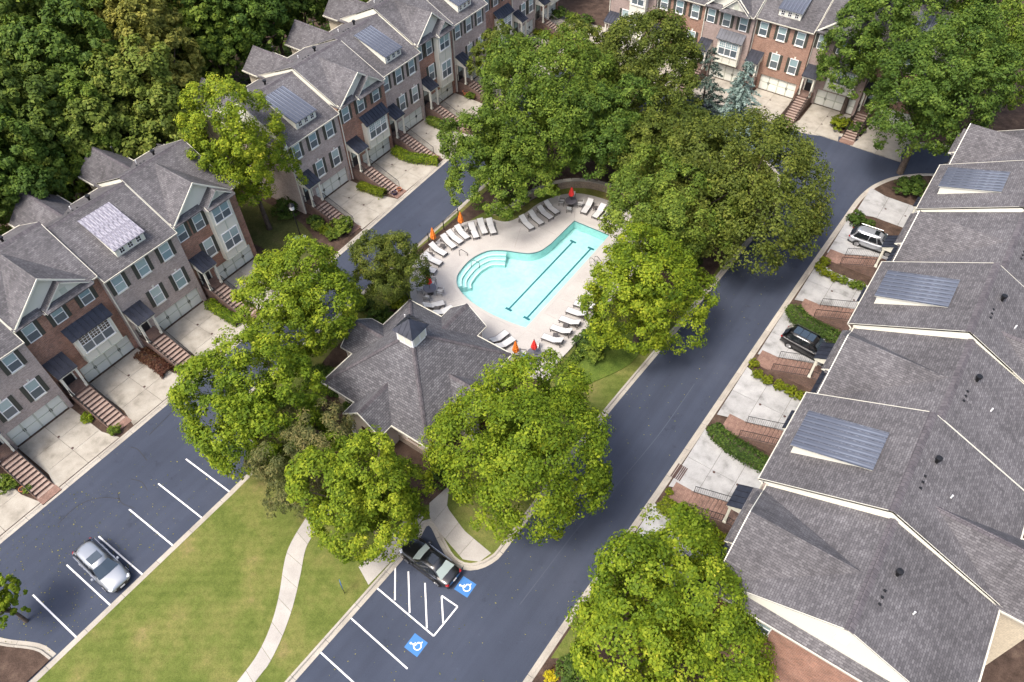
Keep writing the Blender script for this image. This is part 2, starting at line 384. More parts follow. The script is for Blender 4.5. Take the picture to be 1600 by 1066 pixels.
# ------------------------------------------------------------------ ground, roads, kerbs
_arc = smooth_line([(-25.9, 37.4), (-27.9, 37.1), (-29.9, 37.0), (-32.3, 37.25), (-34.1, 37.9), (-35.1, 38.8), (-35.55, 40), (-35.65, 42), (-35.0, 43.8), (-33.7, 44.8), (-32.4, 45.35), (-31.3, 45.9), (-30.6, 46.8), (-30.3, 48.2)], sub=5)
POOL = [(-25.95, 52.75)] + [(-25.9, 45)] + _arc + [(-30.25, 50.4), (-30.2, 52.65)]
def grown(pts, d):
    P = [np.array(p, float) for p in pts]; n = len(P); o = []; sgn = 1 if area(pts) > 0 else -1
    for i in range(n):
        a, b, c = P[i-1], P[i], P[(i+1) % n]; t1 = (b-a)/np.hypot(*(b-a)); t2 = (c-b)/np.hypot(*(c-b))
        n1 = np.array([t1[1], -t1[0]]); n2 = np.array([t2[1], -t2[0]]); nn = (n1+n2)/max(.6, 1+n1@n2)
        o.append(tuple(b+nn*d*sgn))
    return o
PIT = grown(POOL, .25)
struct(slab('ground', [(-400, -300), (400, -300), (400, 400), (-400, 400)], -.5, -.06, 'forest_floor', hole=PIT))
LEFTK = [(-46.5, -30), (-46.7, 15), (-47.3, 33.6), (-48.0, 51), (-48.4, 65), (-48.6, 74), (-48.2, 78), (-46.5, 80.6), (-43, 81.2), (-30, 81.3), (-17, 81.2), (-13.5, 82.6), (-11.4, 83.4), (-8.5, 84.2), (-4, 86.5), (6, 90), (30, 97)]
RIGHTK = [(-8.7, -30), (-8.4, 12), (-7.9, 29.8), (-7.4, 53.5), (-7.0, 67.5), (-6.7, 73.4), (-5.6, 77.0), (-3.6, 79.6), (0, 82), (8, 85.2), (30, 92)]
leftk = smooth_line(LEFTK); rightk = smooth_line(RIGHTK)
road = struct(slab('road', [(-46.9, -30)] + leftk[1:] + rightk[::-1], -.05, 0, 'asphalt', hole=PIT))
def kerb(name, line, left=True, h=.13, step=3.05, parent=None):
    """concrete kerb and gutter in cast pieces; the raised side is to the left of the line"""
    root = struct(obj(name, None))
    line = line if left else line[::-1]
    P = resample(line, step); fine = resample(line, .5); L = len(P)-1; fn = len(fine)-1
    for i in range(L):
        a = int(round(fn*i/L)); b = int(round(fn*(i+1)/L)); seg = [np.array(p) for p in fine[a:b+1]]
        d = (seg[1]-seg[0]); seg[0] = seg[0]+d/np.hypot(*d)*.012; d = seg[-1]-seg[-2]; seg[-1] = seg[-1]-d/np.hypot(*d)*.012
        c = seg[0]; seg = [p-c for p in seg]; mb = MB()
        sweep(mb, seg, [(-.30, -.03), (-.30, .012), (-.05, .008), (.0, .03), (.05, h), (.20, h+.01), (.20, -.03)])
        part('kerb_section', mb, 'kerb_concrete', root, (*c, 0))
    return root
kerb('kerb', leftk, True, .075); kerb('kerb', rightk, False, .075)
# the island between the two streets
ISLAND_L = [(-35.2, -30), (-35.2, 10.5), (-35.4, 13.2), (-36.4, 14.6), (-39.6, 15.4), (-41.1, 17.2), (-41.4, 21), (-41.4, 46.5), (-41.9, 66), (-41.2, 71.2), (-39, 73.6), (-35, 74.3), (-22, 74.2), (-17.2, 73), (-14.6, 69.6), (-13.8, 64), (-14.1, 57.2), (-14.6, 45), (-15.2, 32), (-15.2, 20), (-15.35, 17.6), (-16.3, 16.25), (-17.6, 16.0), (-19.1, 16.6), (-20.6, 17.35), (-21.2, 17.0), (-20.95, 15.6), (-20.95, 14), (-21.3, 3.2), (-21.8, -30)]
isl = []
for a, b, s in ((0, 2, 0), (1, len(ISLAND_L)-2, 1), (len(ISLAND_L)-3, len(ISLAND_L), 0)):
    seg = ISLAND_L[a:b]
    isl += (smooth_line(seg, sub=5) if s else seg)
iso = []
for p in isl:
    if not iso or np.hypot(p[0]-iso[-1][0], p[1]-iso[-1][1]) > .05: iso.append(tuple(p))
struct(slab('lawn', offset(iso, -.17), -.04, .125, 'grass', hole=PIT))
kerb('kerb', iso[::-1], True, .13)
endi = smooth_line([(-41.2, -14), (-41.2, -8.5), (-40.6, -7.0), (-38.9, -6.1), (-37, -5.1), (-35.6, -4.9)], sub=4)
struct(slab('stall_end_island', [tuple(p) for p in offset(endi, -.17)] + [(-35.6, -14)], -.04, .122, 'mulch'))
kerb('kerb', endi[::-1], True, .13)
# verges in front of the houses
struct(slab('front_verge', [tuple(p) for p in offset(leftk, .17)][:-2] + [(20, 130), (-75, 130), (-90, 60), (-75, -30)], -.04, .055, 'mulch'))
struct(slab('front_verge', [tuple(p) for p in offset(rightk, -.17)] + [(40, 60), (40, -30)], -.04, .055, 'mulch'))
# lawn patches
struct(slab('side_lawn', smooth_line([(-49.6, 31.6), (-50.5, 34.8), (-53.5, 36.2), (-57.5, 36.6), (-64, 36), (-66, 31.5), (-60, 31.2), (-54.5, 31.3)], True, 4), 0, .075, 'olive_grass'))
struct(slab('kerb_lawn', [(-8.0, 14.2), (-7.9, 21.4), (-6.9, 21.2), (-6.4, 18.5), (-6.9, 15)], 0, .085, 'grass'))
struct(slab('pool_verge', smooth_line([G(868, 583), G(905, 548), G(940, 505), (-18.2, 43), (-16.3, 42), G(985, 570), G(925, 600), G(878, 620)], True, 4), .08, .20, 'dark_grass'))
bed1 = struct(slab('mulch_bed', smooth_line([(-36, 20.5), (-34.6, 19), (-32.4, 14.9), (-30, 13.0), (-27.2, 13.3), (-24.8, 16.6), (-21.8, 18.4), (-21.2, 20), (-21.2, 33), (-24, 34), (-36, 34.2), (-38.5, 30), (-38.6, 24)], True, 4), .1, .131, 'mulch'))
struct(slab('mulch_bed', smooth_line([(-40.9, 35.5), (-40.8, 47), (-40.6, 60), (-39.5, 71), (-33, 73), (-20, 73), (-15.4, 68), (-14.8, 58), (-15.2, 47.5), (-19, 46.5), (-21.4, 48), (-26, 58.5), (-33, 58.5), (-36.5, 51), (-39, 48)], True, 4), .1, .131, 'mulch'))
# winding walk, in cast slabs
def strip_slabs(name, Lp, Rp, n, z1=.15, mat='walk_concrete', gap=.012):
    root = struct(obj(name, None))
    def even(pts, k):
        pts = [np.array(p, float) for p in pts]; L = [0]
        for a, b in zip(pts, pts[1:]): L.append(L[-1]+np.hypot(*(b-a)))
        o = []
        for j in range(k+1):
            s = L[-1]*j/k; i = min(np.searchsorted(L, s, 'right')-1, len(pts)-2); t = (s-L[i])/max(1e-6, L[i+1]-L[i]); o.append(pts[i]*(1-t)+pts[i+1]*t)
        return o
    A = even(Lp, n*4); B = even(Rp, n*4)
    for i in range(n):
        a = [p.copy() for p in A[i*4:i*4+5]]; b = [p.copy() for p in B[i*4:i*4+5]]
        for q in (a, b):
            d = q[1]-q[0]; q[0] = q[0]+d/np.hypot(*d)*gap; d = q[-1]-q[-2]; q[-1] = q[-1]-d/np.hypot(*d)*gap
        c = a[0]; slab('slab', [tuple(p-c) for p in a+b[::-1]], .02-z1, 0, mat, root).location = (*c, z1)
    return root
strip_slabs('footpath', smooth_line([G(505, 775), G(478, 812), G(455, 850), G(445, 880), G(437, 930), G(425, 975), G(405, 1020), G(372, 1066), (-23.6, -6), (-23.3, -20)]),
            smooth_line([G(524, 795), G(492, 835), G(478, 860), G(470, 900), G(458, 950), G(440, 1000), G(420, 1040), G(400, 1066), (-22.3, -6), (-22.0, -20)]), 21)
strip_slabs('footpath', [(-21.6, 20.6), (-20.6, 19.0), (-18.3, 18.2), (-15.6, 17.9)], [(-21.9, 18.5), (-21.2, 17.62), (-19.2, 16.9), (-17.0, 16.35), (-15.9, 16.9)], 4)
strip_slabs('footpath', [(-22.9, 11.6), (-22.6, 14.0), (-22.5, 17.9)], [(-21.38, 11.0), (-21.18, 14.0), (-21.5, 17.3)], 3)

# painted stalls: parts of the road
def stripe(p, q, wd=.10, mat='line_paint', name='parking_line', z=.004):
    p = np.array(p); q = np.array(q); d = (q-p)/np.hypot(*(q-p)); nn = np.array([-d[1], d[0]])*wd/2
    m = MB(); c = p; pts = [p+nn, p-nn, q-nn, q+nn]; m.poly([(*(x-c), z) for x in pts][::-1] if area([tuple(x) for x in pts]) < 0 else [(*(x-c), z) for x in pts])
    return part(name, m, mat, road, (*c, 0))
for k in range(0, 6): stripe((-40.7, -.45+2.72*(k-1)), (-35.5, -.45+2.72*(k-1)), .115)
def pg(*a): return G(*a)
for a, b in (((587.8, 917.9), (677.7, 993.9)), ((545.3, 963.2), (636.6, 1045)), ((497.4, 1016.3), (590, 1101)), ((677.7, 993.9), (715, 948)), ((715, 948), (690, 931)), ((617.5, 885), (617, 938)), ((638, 893), (640, 958)), ((664, 911), (667, 982)), ((690, 932), (692.5, 974))):
    stripe(pg(*a), pg(*b), .11)
def wheelchair(cx, cy, ang):
    q = part('painted_symbol', (lambda m: (m.poly([(-.57, -.57, .004), (.57, -.57, .004), (.57, .57, .004), (-.57, .57, .004)]), m)[1])(MB()), 'blue_paint', road, (cx, cy, 0), ang)
    m = MB(); z = .008
    def disc(x, y, r_, n=14): m.poly([(x+r_*math.cos(2*math.pi*k/n), y+r_*math.sin(2*math.pi*k/n), z) for k in range(n)])
    def bar(x0, y0, x1, y1, wd):
        p = np.array([x0, y0]); e = np.array([x1, y1]); t = (e-p)/np.hypot(*(e-p)); nn = np.array([-t[1], t[0]])*wd/2
        m.poly([(*(p-nn), z), (*(e-nn), z), (*(e+nn), z), (*(p+nn), z)])
    disc(-.18, .62, .13)
    for a0, a1 in zip(range(100, 380, 20), range(120, 400, 20)):
        A0, A1 = R_(a0), R_(a1); cx0, cy0, ro, ri = .0, -.22, .50, .37
        m.poly([(cx0+ri*math.cos(A0), cy0+ri*math.sin(A0), z), (cx0+ro*math.cos(A0), cy0+ro*math.sin(A0), z), (cx0+ro*math.cos(A1), cy0+ro*math.sin(A1), z), (cx0+ri*math.cos(A1), cy0+ri*math.sin(A1), z)])
    z = .0085; bar(-.16, .46, -.06, .0, .15); z = .009; bar(-.12, .26, .2, .22, .09); z = .0095; bar(-.08, .03, .32, -.0, .13); z = .0085; bar(.30, .03, .52, -.42, .13); z = .009; bar(.5, -.42, .7, -.36, .1)
    m.v = [(a*.59, b*.59, c) for a, b, c in m.v]; part('wheelchair_mark', m, 'line_paint', q)
wheelchair(*G(650, 1008), R_(90)); wheelchair(*G(727, 917), R_(92))
# sealed cracks in the asphalt
for pts in ([(545, 690), (575, 700), (612, 745)], [(545, 822), (590, 835), (615, 872)], [(490, 880), (505, 920), (560, 945)], [(240, 1010), (330, 930), (420, 900), (500, 905)], [(620, 640), (700, 560), (760, 500)]):
    pts = smooth_line([G(x/2.665, 440+y/2.665) for x, y in pts], sub=5); m = MB(); sweep(m, pts, [(-.025, .0), (-.025, .0035), (.025, .0035), (.025, .0)]); part('sealed_crack', m, 'black_trim', road)

pts = smooth_line([G(812, 945), G(872, 866), G(906, 822), G(960, 762), G(1003, 712), G(1040, 665), G(1085, 600)], sub=5); m = MB(); sweep(m, pts, [(-.03, .0), (-.03, .003), (.03, .003), (.03, .0)]); part('paving_seam', m, 'seam', road)
# driveways: each a set of cast slabs
def driveway(x0, y0, ux, uy, W, D, nx, ny, flare=.5, mat='concrete'):
    """origin at the garage-door corner; u runs along the house front, v towards the street"""
    root = struct(obj('driveway', None, None, (x0, y0, .095))); vx, vy = uy, -ux
    if True:
        for i in range(nx):
            for j in range(ny):
                def pt(a, b):
                    fl = max(0, (b-.72)/.28)*flare*(2*a-1)
                    return np.array([ux*(a*W+fl)+vx*b*D, uy*(a*W+fl)+vy*b*D])
                a0, a1, b0, b1 = i/nx, (i+1)/nx, j/ny, (j+1)/ny; ga, gb = .012/W, .012/D
                q = [pt(a0+ga, b0+gb), pt(a1-ga, b0+gb), pt(a1-ga, min(b1, .72) if b1 > .72 > b0 else b1-gb), pt(a0+ga, min(b1, .72) if b1 > .72 > b0 else b1-gb)]
                if b1 > .72 > b0: q = [q[0], q[1], q[2], pt(a1-ga, b1-gb), pt(a0+ga, b1-gb), q[3]]
                slab('slab', [tuple(p) for p in q], -.1, 0, mat, root)
        for k in (.3, .62):
            c = pt(.52, k); dm = MB(); dm.cyl((0, 0, -.05), (0, 0, .008), .11, n=12)
            part('drain_cap', dm, 'rust_grate', root, (c[0], c[1], 0))
    return root

# ------------------------------------------------------------------ town houses
def window_mesh(w_, h_, cols=1, grid=False):
    def mk():
        m = MB(); t = .07
        m.box(-w_/2-t, -w_/2, -.07, .01, 0, h_); m.box(w_/2, w_/2+t, -.07, .01, 0, h_)
        m.box(-w_/2-t, w_/2+t, -.072, .01, -.08, 0); m.box(-w_/2-t, w_/2+t, -.072, .01, h_, h_+.08)
        m.box(-w_/2, w_/2, -.066, .01, h_*.5-.03, h_*.5+.03)
        for k in range(1, cols): x = -w_/2+w_*k/cols; m.box(x-.045, x+.045, -.069, .01, 0, h_)
        return m.mesh('window', ['white'])
    return cached(('win', w_, h_, cols), mk)
def window(parent, x, z, w_, h_, cols=1, y=0, upper='pane_blind', lower='pane_screen', grid=False, rz=None, keystone=False, sill=True, name='window'):
    o = obj(name, window_mesh(w_, h_, cols), parent, (x, y, z), rz)
    pw = (w_-.09*(cols-1))/cols
    def pm(mt, gr):
        def mk():
            m = MB(); m.box(-pw/2, pw/2, -.03, .0, 0, h_*.5-.03)
            return m.mesh('pane', [mt])
        return cached(('pane', round(pw, 3), h_, mt), mk)
    for k in range(cols):
        cx = -w_/2+(k+.5)*w_/cols
        obj('pane', pm(lower, 0), o, (cx, 0, 0)); obj('pane', pm(upper, grid), o, (cx, 0, h_*.5+.03))
    if grid:
        def mk():
            m = MB(); hh = h_*.5-.03
            for c in range(cols):
                cx = -w_/2+(c+.5)*w_/cols
                for k in (1, 2): x = cx-pw/2+pw*k/3; m.box(x-.016, x+.016, -.045, -.028, 0, hh)
                for k in (1, 2): m.box(cx-pw/2, cx+pw/2, -.043, -.028, hh*k/3-.016, hh*k/3+.016)
            return m.mesh('muntin', ['white'])
        obj('muntin', cached(('mun', w_, h_, cols), mk), o, (0, 0, h_*.5+.03))
    if sill:
        def mk():
            m = MB(); m.box(-w_/2-.12, w_/2+.12, -.12, .01, -.16, -.082); return m.mesh('sill', ['cream'])
        obj('sill', cached(('sill', w_), mk), o)
    if keystone:
        def mk():
            m = MB(); m.prism([(-.06, h_+.085), (.06, h_+.085), (.10, h_+.34), (-.10, h_+.34)], -.05, .01, 'y'); return m.mesh('keystone', ['cream'])
        obj('keystone', cached(('key', h_), mk), o)
    return o
def shutters(parent, x, z, w_, h_, y=0):
    def mk():
        m = MB(); m.box(-.17, .17, -.055, .005, -.06, h_+.08); m.box(-.12, .12, -.07, -.05, .05, h_*.47); m.box(-.12, .12, -.07, -.05, h_*.53, h_-.03)
        return m.mesh('shutter', ['shutter'])
    for s in (-1, 1): obj('shutter', cached(('shut', h_), mk), parent, (x+s*(w_/2+.25), y, z))
def garage(parent, x0, x1, top, y):
    W = x1-x0
    def mk():
        m = MB(); m.box(-W/2, W/2, 0, .08, 0, top); return m.mesh('garage_door', ['garage_rail'])
    o = obj('garage_door', cached(('gd', round(W, 2), top), mk), parent, ((x0+x1)/2, y, .0))
    def pk():
        m = MB(); w2 = W/8-.07; m.box(-w2, w2, -.035, .0, 0, top/2-.13); return m.mesh('panel', ['garage_panel'])
    for i in range(4):
        for j in range(2): obj('panel', cached(('gp', round(W, 2), top), pk), o, (-W/2+(i+.5)*W/4, 0, .08+j*top/2))
    def hk():
        m = MB(); m.box(-.1, -.06, -.09, 0, top*.42, top*.58); m.box(.06, .1, -.09, 0, top*.42, top*.58); return m.mesh('handle', ['black_metal'])
    for s in (-1, 1): obj('handle', cached(('gh', top), hk), o, (s*W/4, 0, 0))
def seam_roof(name, parent, x0, x1, yb, zb, yf, zf, n, mat='porch_metal', th=.06):
    """standing-seam metal: one folded panel per strip, seam upstands on the joints"""
    root = part(name, (lambda m: (m.prism([(yf+.03, zf-.1), (yb, zb-.1), (yb, zb-th), (yf+.03, zf-th)], x0+.02, x1-.02, 'x'), m)[1])(MB()), 'cream', parent)
    w_ = (x1-x0)/n
    def mk():
        m = MB(); m.prism([(yf, zf-th+.002), (yb, zb-th+.002), (yb, zb), (yf, zf)], .012, w_-.012, 'x')
        m.prism([(yf, zf), (yb, zb), (yb, zb+.055), (yf, zf+.055)], -.02+.012, .02+.012, 'x')
        return m.mesh('roof_panel', [mat])
    me = mk()
    for k in range(n): obj('roof_panel', me, root, (x0+k*w_, 0, 0))
    return root
def railing(parent, pts, h=.95, name='railing'):
    m = MB(); P = [Vector(p) for p in pts]
    for a, b in zip(P, P[1:]):
        m.cyl(a+Vector((0, 0, h)), b+Vector((0, 0, h)), .028, n=6); m.cyl(a+Vector((0, 0, .12)), b+Vector((0, 0, .12)), .018, n=5)
        n = max(2, int((b-a).length/.16))
        for k in range(n+1):
            p = a.lerp(b, k/n); rr = .026 if k in (0, n) else .010
            m.cyl(p, p+Vector((0, 0, h)), rr, n=4, cap=False)
    return part(name, m, 'black_metal', parent)
def house(label, loc, rz, W, kind, brick, front=0, eave=8.7, ridge=11.7, yr=5.2, mirror=False, group='', porch_z=1.45, endL=False, endR=False, wing=True, upper=('pane_blind', 'pane_screen'), worn=False, steps=11, run=4.2, gs=1.0, name='townhouse', vents=True, stairs=True, side_win=False, arch=False):
    H = thing(name, label, 'townhouse', (*loc, 0), rz, group); S = W/7.3
    X = (lambda x: W-x*S) if mirror else (lambda x: x*S)
    def xs(a, b): a, b = X(a), X(b); return (a, b) if a < b else (b, a)
    oh = .38; D = 2*yr; e = .004
    g0, g1 = xs(2.15, 6.95) if not mirror else xs(2.0, 6.5); gt = 2.05
    # walls around the garage opening
    m = MB()
    m.box(e, g0, 0, .35, 0, eave-.1); m.box(g1, W-e, 0, .35, 0, eave-.1); m.box(g0, g1, 0, .35, gt, eave-.1)
    m.box(e, W-e, .35, D, 0, eave-.1)
    part('wall', m, brick, H)
    m = MB(); sl = (ridge-eave)/(yr+oh)
    m.prism([(0, eave-.1), (D, eave-.1), (D, eave+sl*oh-.16), (yr, ridge-.16), (0, eave+sl*oh-.16)], .012, W-.012, 'x')
    part('gable_wall', m, 'cream', H)
    # roof
    m = MB()
    m.prism([(-oh, eave-.02), (-oh, eave-.12), (yr, ridge-.12), (D+oh, eave-.12), (D+oh, eave-.02), (yr, ridge)], -.02 if endL else e, W+.02 if endR else W-e, 'x', 0, 1)
    rf = part('roof', m, ['shingle', 'cream'], H)
    m = MB(); m.prism([(yr-.25, ridge-.25*sl+.012), (yr, ridge+.04), (yr+.25, ridge-.25*sl+.012), (yr, ridge-.01)], .01, W-.01, 'x'); part('ridge_cap', m, 'ridge_shingle', rf)
    m = MB(); m.box(e, W-e, -oh-.07, -oh-.004, eave-.14, eave-.03); part('gutter', m, 'trim', rf)
    m = MB(); m.box(e, W-e, D+oh+.004, D+oh+.10, eave-.14, eave-.0); part('gutter', m, 'trim', rf)
    for xe in ((.0, .065), (W-.065, W)):
        m = MB(); m.prism([(-oh, eave-.15), (yr, ridge-.15), (D+oh, eave-.15), (D+oh, eave-.012), (yr, ridge+.008), (-oh, eave-.012)], xe[0]+e, xe[1]-e, 'x'); part('rake_board', m, 'trim', rf)
    if vents:
        for k, (vx, vy) in enumerate(((.62, yr+1.2), (.45, yr+2.7))):
            vz = ridge-sl*(vy-yr); m = MB()
            if k == 0: m.lathe([(.11, -.2), (.11, .35), (.2, .36), (.2, .5), (.0, .52)], 10)
            else: m.lathe([(.05, -.1), (.05, .3), (.0, .3)], 8)
            part('vent_pipe', m, 'black_metal' if k == 0 else 'white', rf, (X(vx*7.3), vy, vz))
        for k in range(3):
            vx, vy = X(2.4+.42*k), yr+.9; m = MB(); m.box(-.07, .07, -.08, .08, -.1, .05); part('roof_vent', m, 'black_metal', rf, (vx, vy, ridge-sl*.9))
    # downspout on the party line
    m = MB(); dx = .06 if not mirror else W-.06
    m.cyl((dx, -.07, .1), (dx, -.07, eave-.4), .055, n=6); m.cyl((dx, -.07, eave-.4), (dx, -oh, eave-.1), .055, n=6); part('downspout', m, 'cream', H)
    garage(H, g0, g1, gt-.02, .24)
    # porch, door, steps
    p0, p1 = xs(.28, 1.82); pz = porch_z; pt = pz+3.25
    m = MB(); m.box(p0, p1, -1.45, -.004, 0, pz, 0, 1); part('landing', m, ['stair_brick', 'stair_brick'], H)
    dr = part('door', (lambda m: (m.box((p0+p1)/2-.48, (p0+p1)/2+.48, -.05, .02, pz+.01, pz+2.1), m)[1])(MB()), 'dark_door', H)
    m = MB(); c = (p0+p1)/2; m.box(c-.6, c-.484, -.08, .01, pz+.01, pz+2.25); m.box(c+.484, c+.6, -.08, .01, pz+.01, pz+2.25); m.box(c-.484, c+.484, -.08, .01, pz+2.104, pz+2.25); part('door_frame', m, 'cream', dr)
    m = MB(); m.box(c-.32, c+.32, -.07, -.052, pz+1.1, pz+1.9); part('pane', m, 'pane_blind', dr)
    seam_roof('porch_roof', H, p0-.12, p1+.12, -.003, pt+.08, -1.62, pt-.72, 4)
    for xa in (p0-.06, p1-.02):
        m = MB(); m.prism([(-.02, pt-.05), (-1.5, pt-.78), (-1.5, pt-.98), (-.02, pt-.98)], xa, xa+.08, 'x'); part('porch_gable', m, 'cream', H)
    m = MB(); m.box(p0+.022, p1-.022, -1.5, -1.36, pt-.98, pt-.8); part('porch_beam', m, 'cream', H)
    for xa in (p0+.10, p1-.10):
        m = MB(); m.box(xa-.09, xa+.09, -1.42, -1.24, pz+.002, pt-.985); m.box(xa-.13, xa+.13, -1.46, -1.20, pz+.003, pz+.2); part('post', m, 'cream', H)
    if stairs:
        n = steps; st = run/n
        for k in range(n):
            zz = pz*(n-k)/(n+1); y1 = -1.452-k*st; y0 = y1-st+.002
            m = MB(); m.box(p0+.08, p1-.08, y0, y1, 0, zz-.045); m.box(p0+.06, p1-.06, y0-.03, y1-(.17 if not mirror else .10), zz-.045, zz, 1)
            part('step', m, ['stair_brick', 'walk_step' if not mirror else 'stair_tread'], H)
        m = MB(); m.box(p0-.05, p1+.05, -1.47-run-(.75 if not mirror else 1.3), -1.47-run, .0, .105); part('step_pad', m, 'stair_tread', H)
        for xa in (p0+.03, p1-.03):
            railing(H, [(xa, -1.5, pz*.98), (xa, -1.45-run+.2, .08)])
            m = MB(); m.prism([(-1.46, 0), (-1.46, pz-.03), (-1.46-run, .1), (-1.46-run, 0)], xa-.05, xa+.045, 'x'); part('stair_wall', m, 'stair_brick', H)
        railing(H, [(X(.30), -.1, pz), (X(.30), -1.2, pz)])
    hw = .88
    up, lo = upper; zu = eave-2.02
    if kind == 'A':
        for x in (1.1, 3.45, 5.82):
            window(H, X(x), zu, hw, 1.5, 1, 0, up, lo); shutters(H, X(x), zu, hw, 1.5)
        for x in (3.43, 5.83):
            window(H, X(x), eave-5.55, hw, 1.72, 1, 0, up, lo, keystone=True); shutters(H, X(x), eave-5.55, hw, 1.72)
        # shed dormer under a metal roof
        d0, d1 = W/2-1.38*min(S, 1.08), W/2+1.38*min(S, 1.08); yd = .55; zd0 = eave+sl*(yd+oh)-.1; zd = zd0+.98
        bk = .85 if not mirror else 1.75; yb = yr-bk; zb = ridge-bk*sl+.10
        m = MB(); m.prism([(yd, zd0), (yd, zd), (yb-.1, zb-.1), (yb-.1, zb-.75)], d0, d1, 'x'); dm = part('dormer', m, 'cream', H)
        seam_roof('dormer_roof', H, d0-.12, d1+.12, yb, zb+.02, yd-.22, zd-.02, 7, 'worn_metal_roof' if worn else 'metal_roof')
        for k in (-1, 0, 1):
            fr = part('dormer_window', (lambda m: (m.box(-.24, .24, -.05, .0, 0, .56), m)[1])(MB()), 'white', H, (W/2+k*.82, yd, zd0+.24))
            for a in (-1, 1):
                for b in (0, 1):
                    m = MB(); m.box(-.085, .085, -.058, -.04, 0, .2); part('pane', m, 'pane_dark', fr, (a*.105, 0, .06+b*.24))
    else:
        for x in (1.0, 3.35, 5.82)[:3 if kind == 'B' else 2]:
            xx = x-(.3 if kind == 'C' and x < 2 else (.65 if kind == 'C' else 0))
            window(H, X(xx), zu, hw, 1.5, 1, 0, up, lo, sill=False); shutters(H, X(xx), zu, hw, 1.5)
        if kind == 'B':
            b0, b1 = xs(2.95, 6.35); z0, z1 = 2.72, 5.62; dp = .72
            m = MB(); m.box(b0, b1, -dp, -.003, z0, z1); by = part('bay', m, 'cream', H)
            window(H, (b0+b1)/2, z0+1.05, (b1-b0)*.80, 1.68, 3, -dp, 'pane_dark' if arch else up, lo if not arch else 'pane_screen', grid=True)
            m = MB()
            for k in range(4): x = b0+(b1-b0)*k/3; m.box(x-.06 if k else x, x+.06 if k < 3 else x, -dp-.025, -dp-.002, z0+.05, z0+.9)
            m.box(b0-.02, b1+.02, -dp-.05, -.003, z0-.1, z0-.003); part('bay_trim', m, 'garage_rail', by)
            seam_roof('bay_roof', H, b0-.22, b1+.22, -.003, z1+.88, -dp-.28, z1+.06, 8)
        else:
            b0, b1 = xs(3.6, 6.12); z0, z1 = 2.6, eave-.18; dp = .72
            m = MB(); m.box(b0, b1, -dp, -.003, z0, z1); by = part('bay', m, 'cream', H)
            for zz, hh in ((z0+1.05, 1.85), (eave-2.0, 1.5)): window(H, (b0+b1)/2, zz, (b1-b0)*.72, hh, 2, -dp, up, lo)
            m = MB()
            for k in range(3): x = b0+(b1-b0)*k/2; m.box(x-.05 if k else x, x+.05 if k < 2 else x, -dp-.025, -dp-.002, z0+.05, z0+.9); m.box(x-.05 if k else x, x+.05 if k < 2 else x, -dp-.025, -dp-.002, z0+3.05, eave-2.15)
            m.box(b0-.02, b1+.02, -dp-.05, -.003, z0-.1, z0-.003); part('bay_trim', m, 'garage_rail', by)
            window(H, X(2.7), eave-5.3, hw, 1.8, 1, 0, up, lo); shutters(H, X(2.7), eave-5.3, hw, 1.8)
        # cross gable over the front with a smaller gable before it
        ga0, ga1, gx = .02, 6.72, 3.45; gz = ridge-.22; yq = -oh-.02
        A0, A1 = xs(ga0, ga1); AX = X(gx); zb0 = eave
        yback = yr-.25
        m = MB()      # gable roof: two slopes with thickness
        def slope(xa, za, xb, zb_, y0, y1, th=.10):
            nx, nz = -(zb_-za), (xb-xa); L = math.hypot(nx, nz); nx, nz = nx/L*th, nz/L*th
            if nz < 0: nx, nz = -nx, -nz
            m.prism([(xa, za), (xb, zb_), (xb-nx, zb_-nz), (xa-nx, za-nz)], y0, y1, 'y', 0, 1)
        mz = .02
        slope(A0-.12, zb0-.02+mz, AX, gz+mz, yq, yback); slope(AX, gz+mz+.001, A1+.12, zb0-.02+mz, yq, yback)
        part('front_gable_roof', m, ['shingle', 'cream'], H)
        m = MB(); m.prism([(A0+.1, zb0+.05), (A1-.1, zb0+.05), (AX, gz-.14)], -.02, .25, 'y'); part('front_gable', m, 'cream', H)
        for xa, xb in ((A0, AX), (A1, AX)):
            m = MB(); za = zb0-.02+mz; m.prism([(xa, za-.16), (xb, gz+mz-.16), (xb, gz+mz+.012), (xa, za+.012)], yq-.05, yq+.004, 'y'); part('rake_board', m, 'cream', H)
        c0, c1, cx = ((2.45, 6.62, 4.52) if kind == 'B' else (3.35, 6.6, 4.95)); sz = eave+(1.72 if kind == 'B' else 1.35)
        C0, C1 = xs(c0, c1); CX = X(cx); yo = -.78 if kind == 'C' else -.45
        m = MB(); slope(C0-.14, eave-.02, CX, sz, yo-.3, .02); slope(CX, sz+.001, C1+.14, eave-.02, yo-.3, .02); part('small_gable_roof', m, ['shingle', 'cream'], H)
        m = MB(); m.prism([(C0+.12, eave-.05), (C1-.12, eave-.05), (CX, sz-.16)], yo, -.023, 'y'); sg = part('small_gable', m, 'cream', H)
        m = MB(); m.box(-.26, .26, -.03, .0, 0, .52); part('gable_vent', m, 'garage_rail', sg, (CX, yo, eave+.42))
        # shingled pent strip along the foot of the gables
        for xa, xb, yw in ((A0+.05, C0-.05, -.022), (C0+.02, C1-.02, yo-.002)) if not mirror else ((C1+.05, A1-.05, -.022), (C0+.02, C1-.02, yo-.002)):
            m = MB(); m.prism([(yw, eave+.36), (yw-.55, eave+.02), (yw-.55, eave-.06), (yw, eave-.06)], xa, xb, 'x', 0, 1); part('pent_roof', m, ['shingle', 'cream'], H)
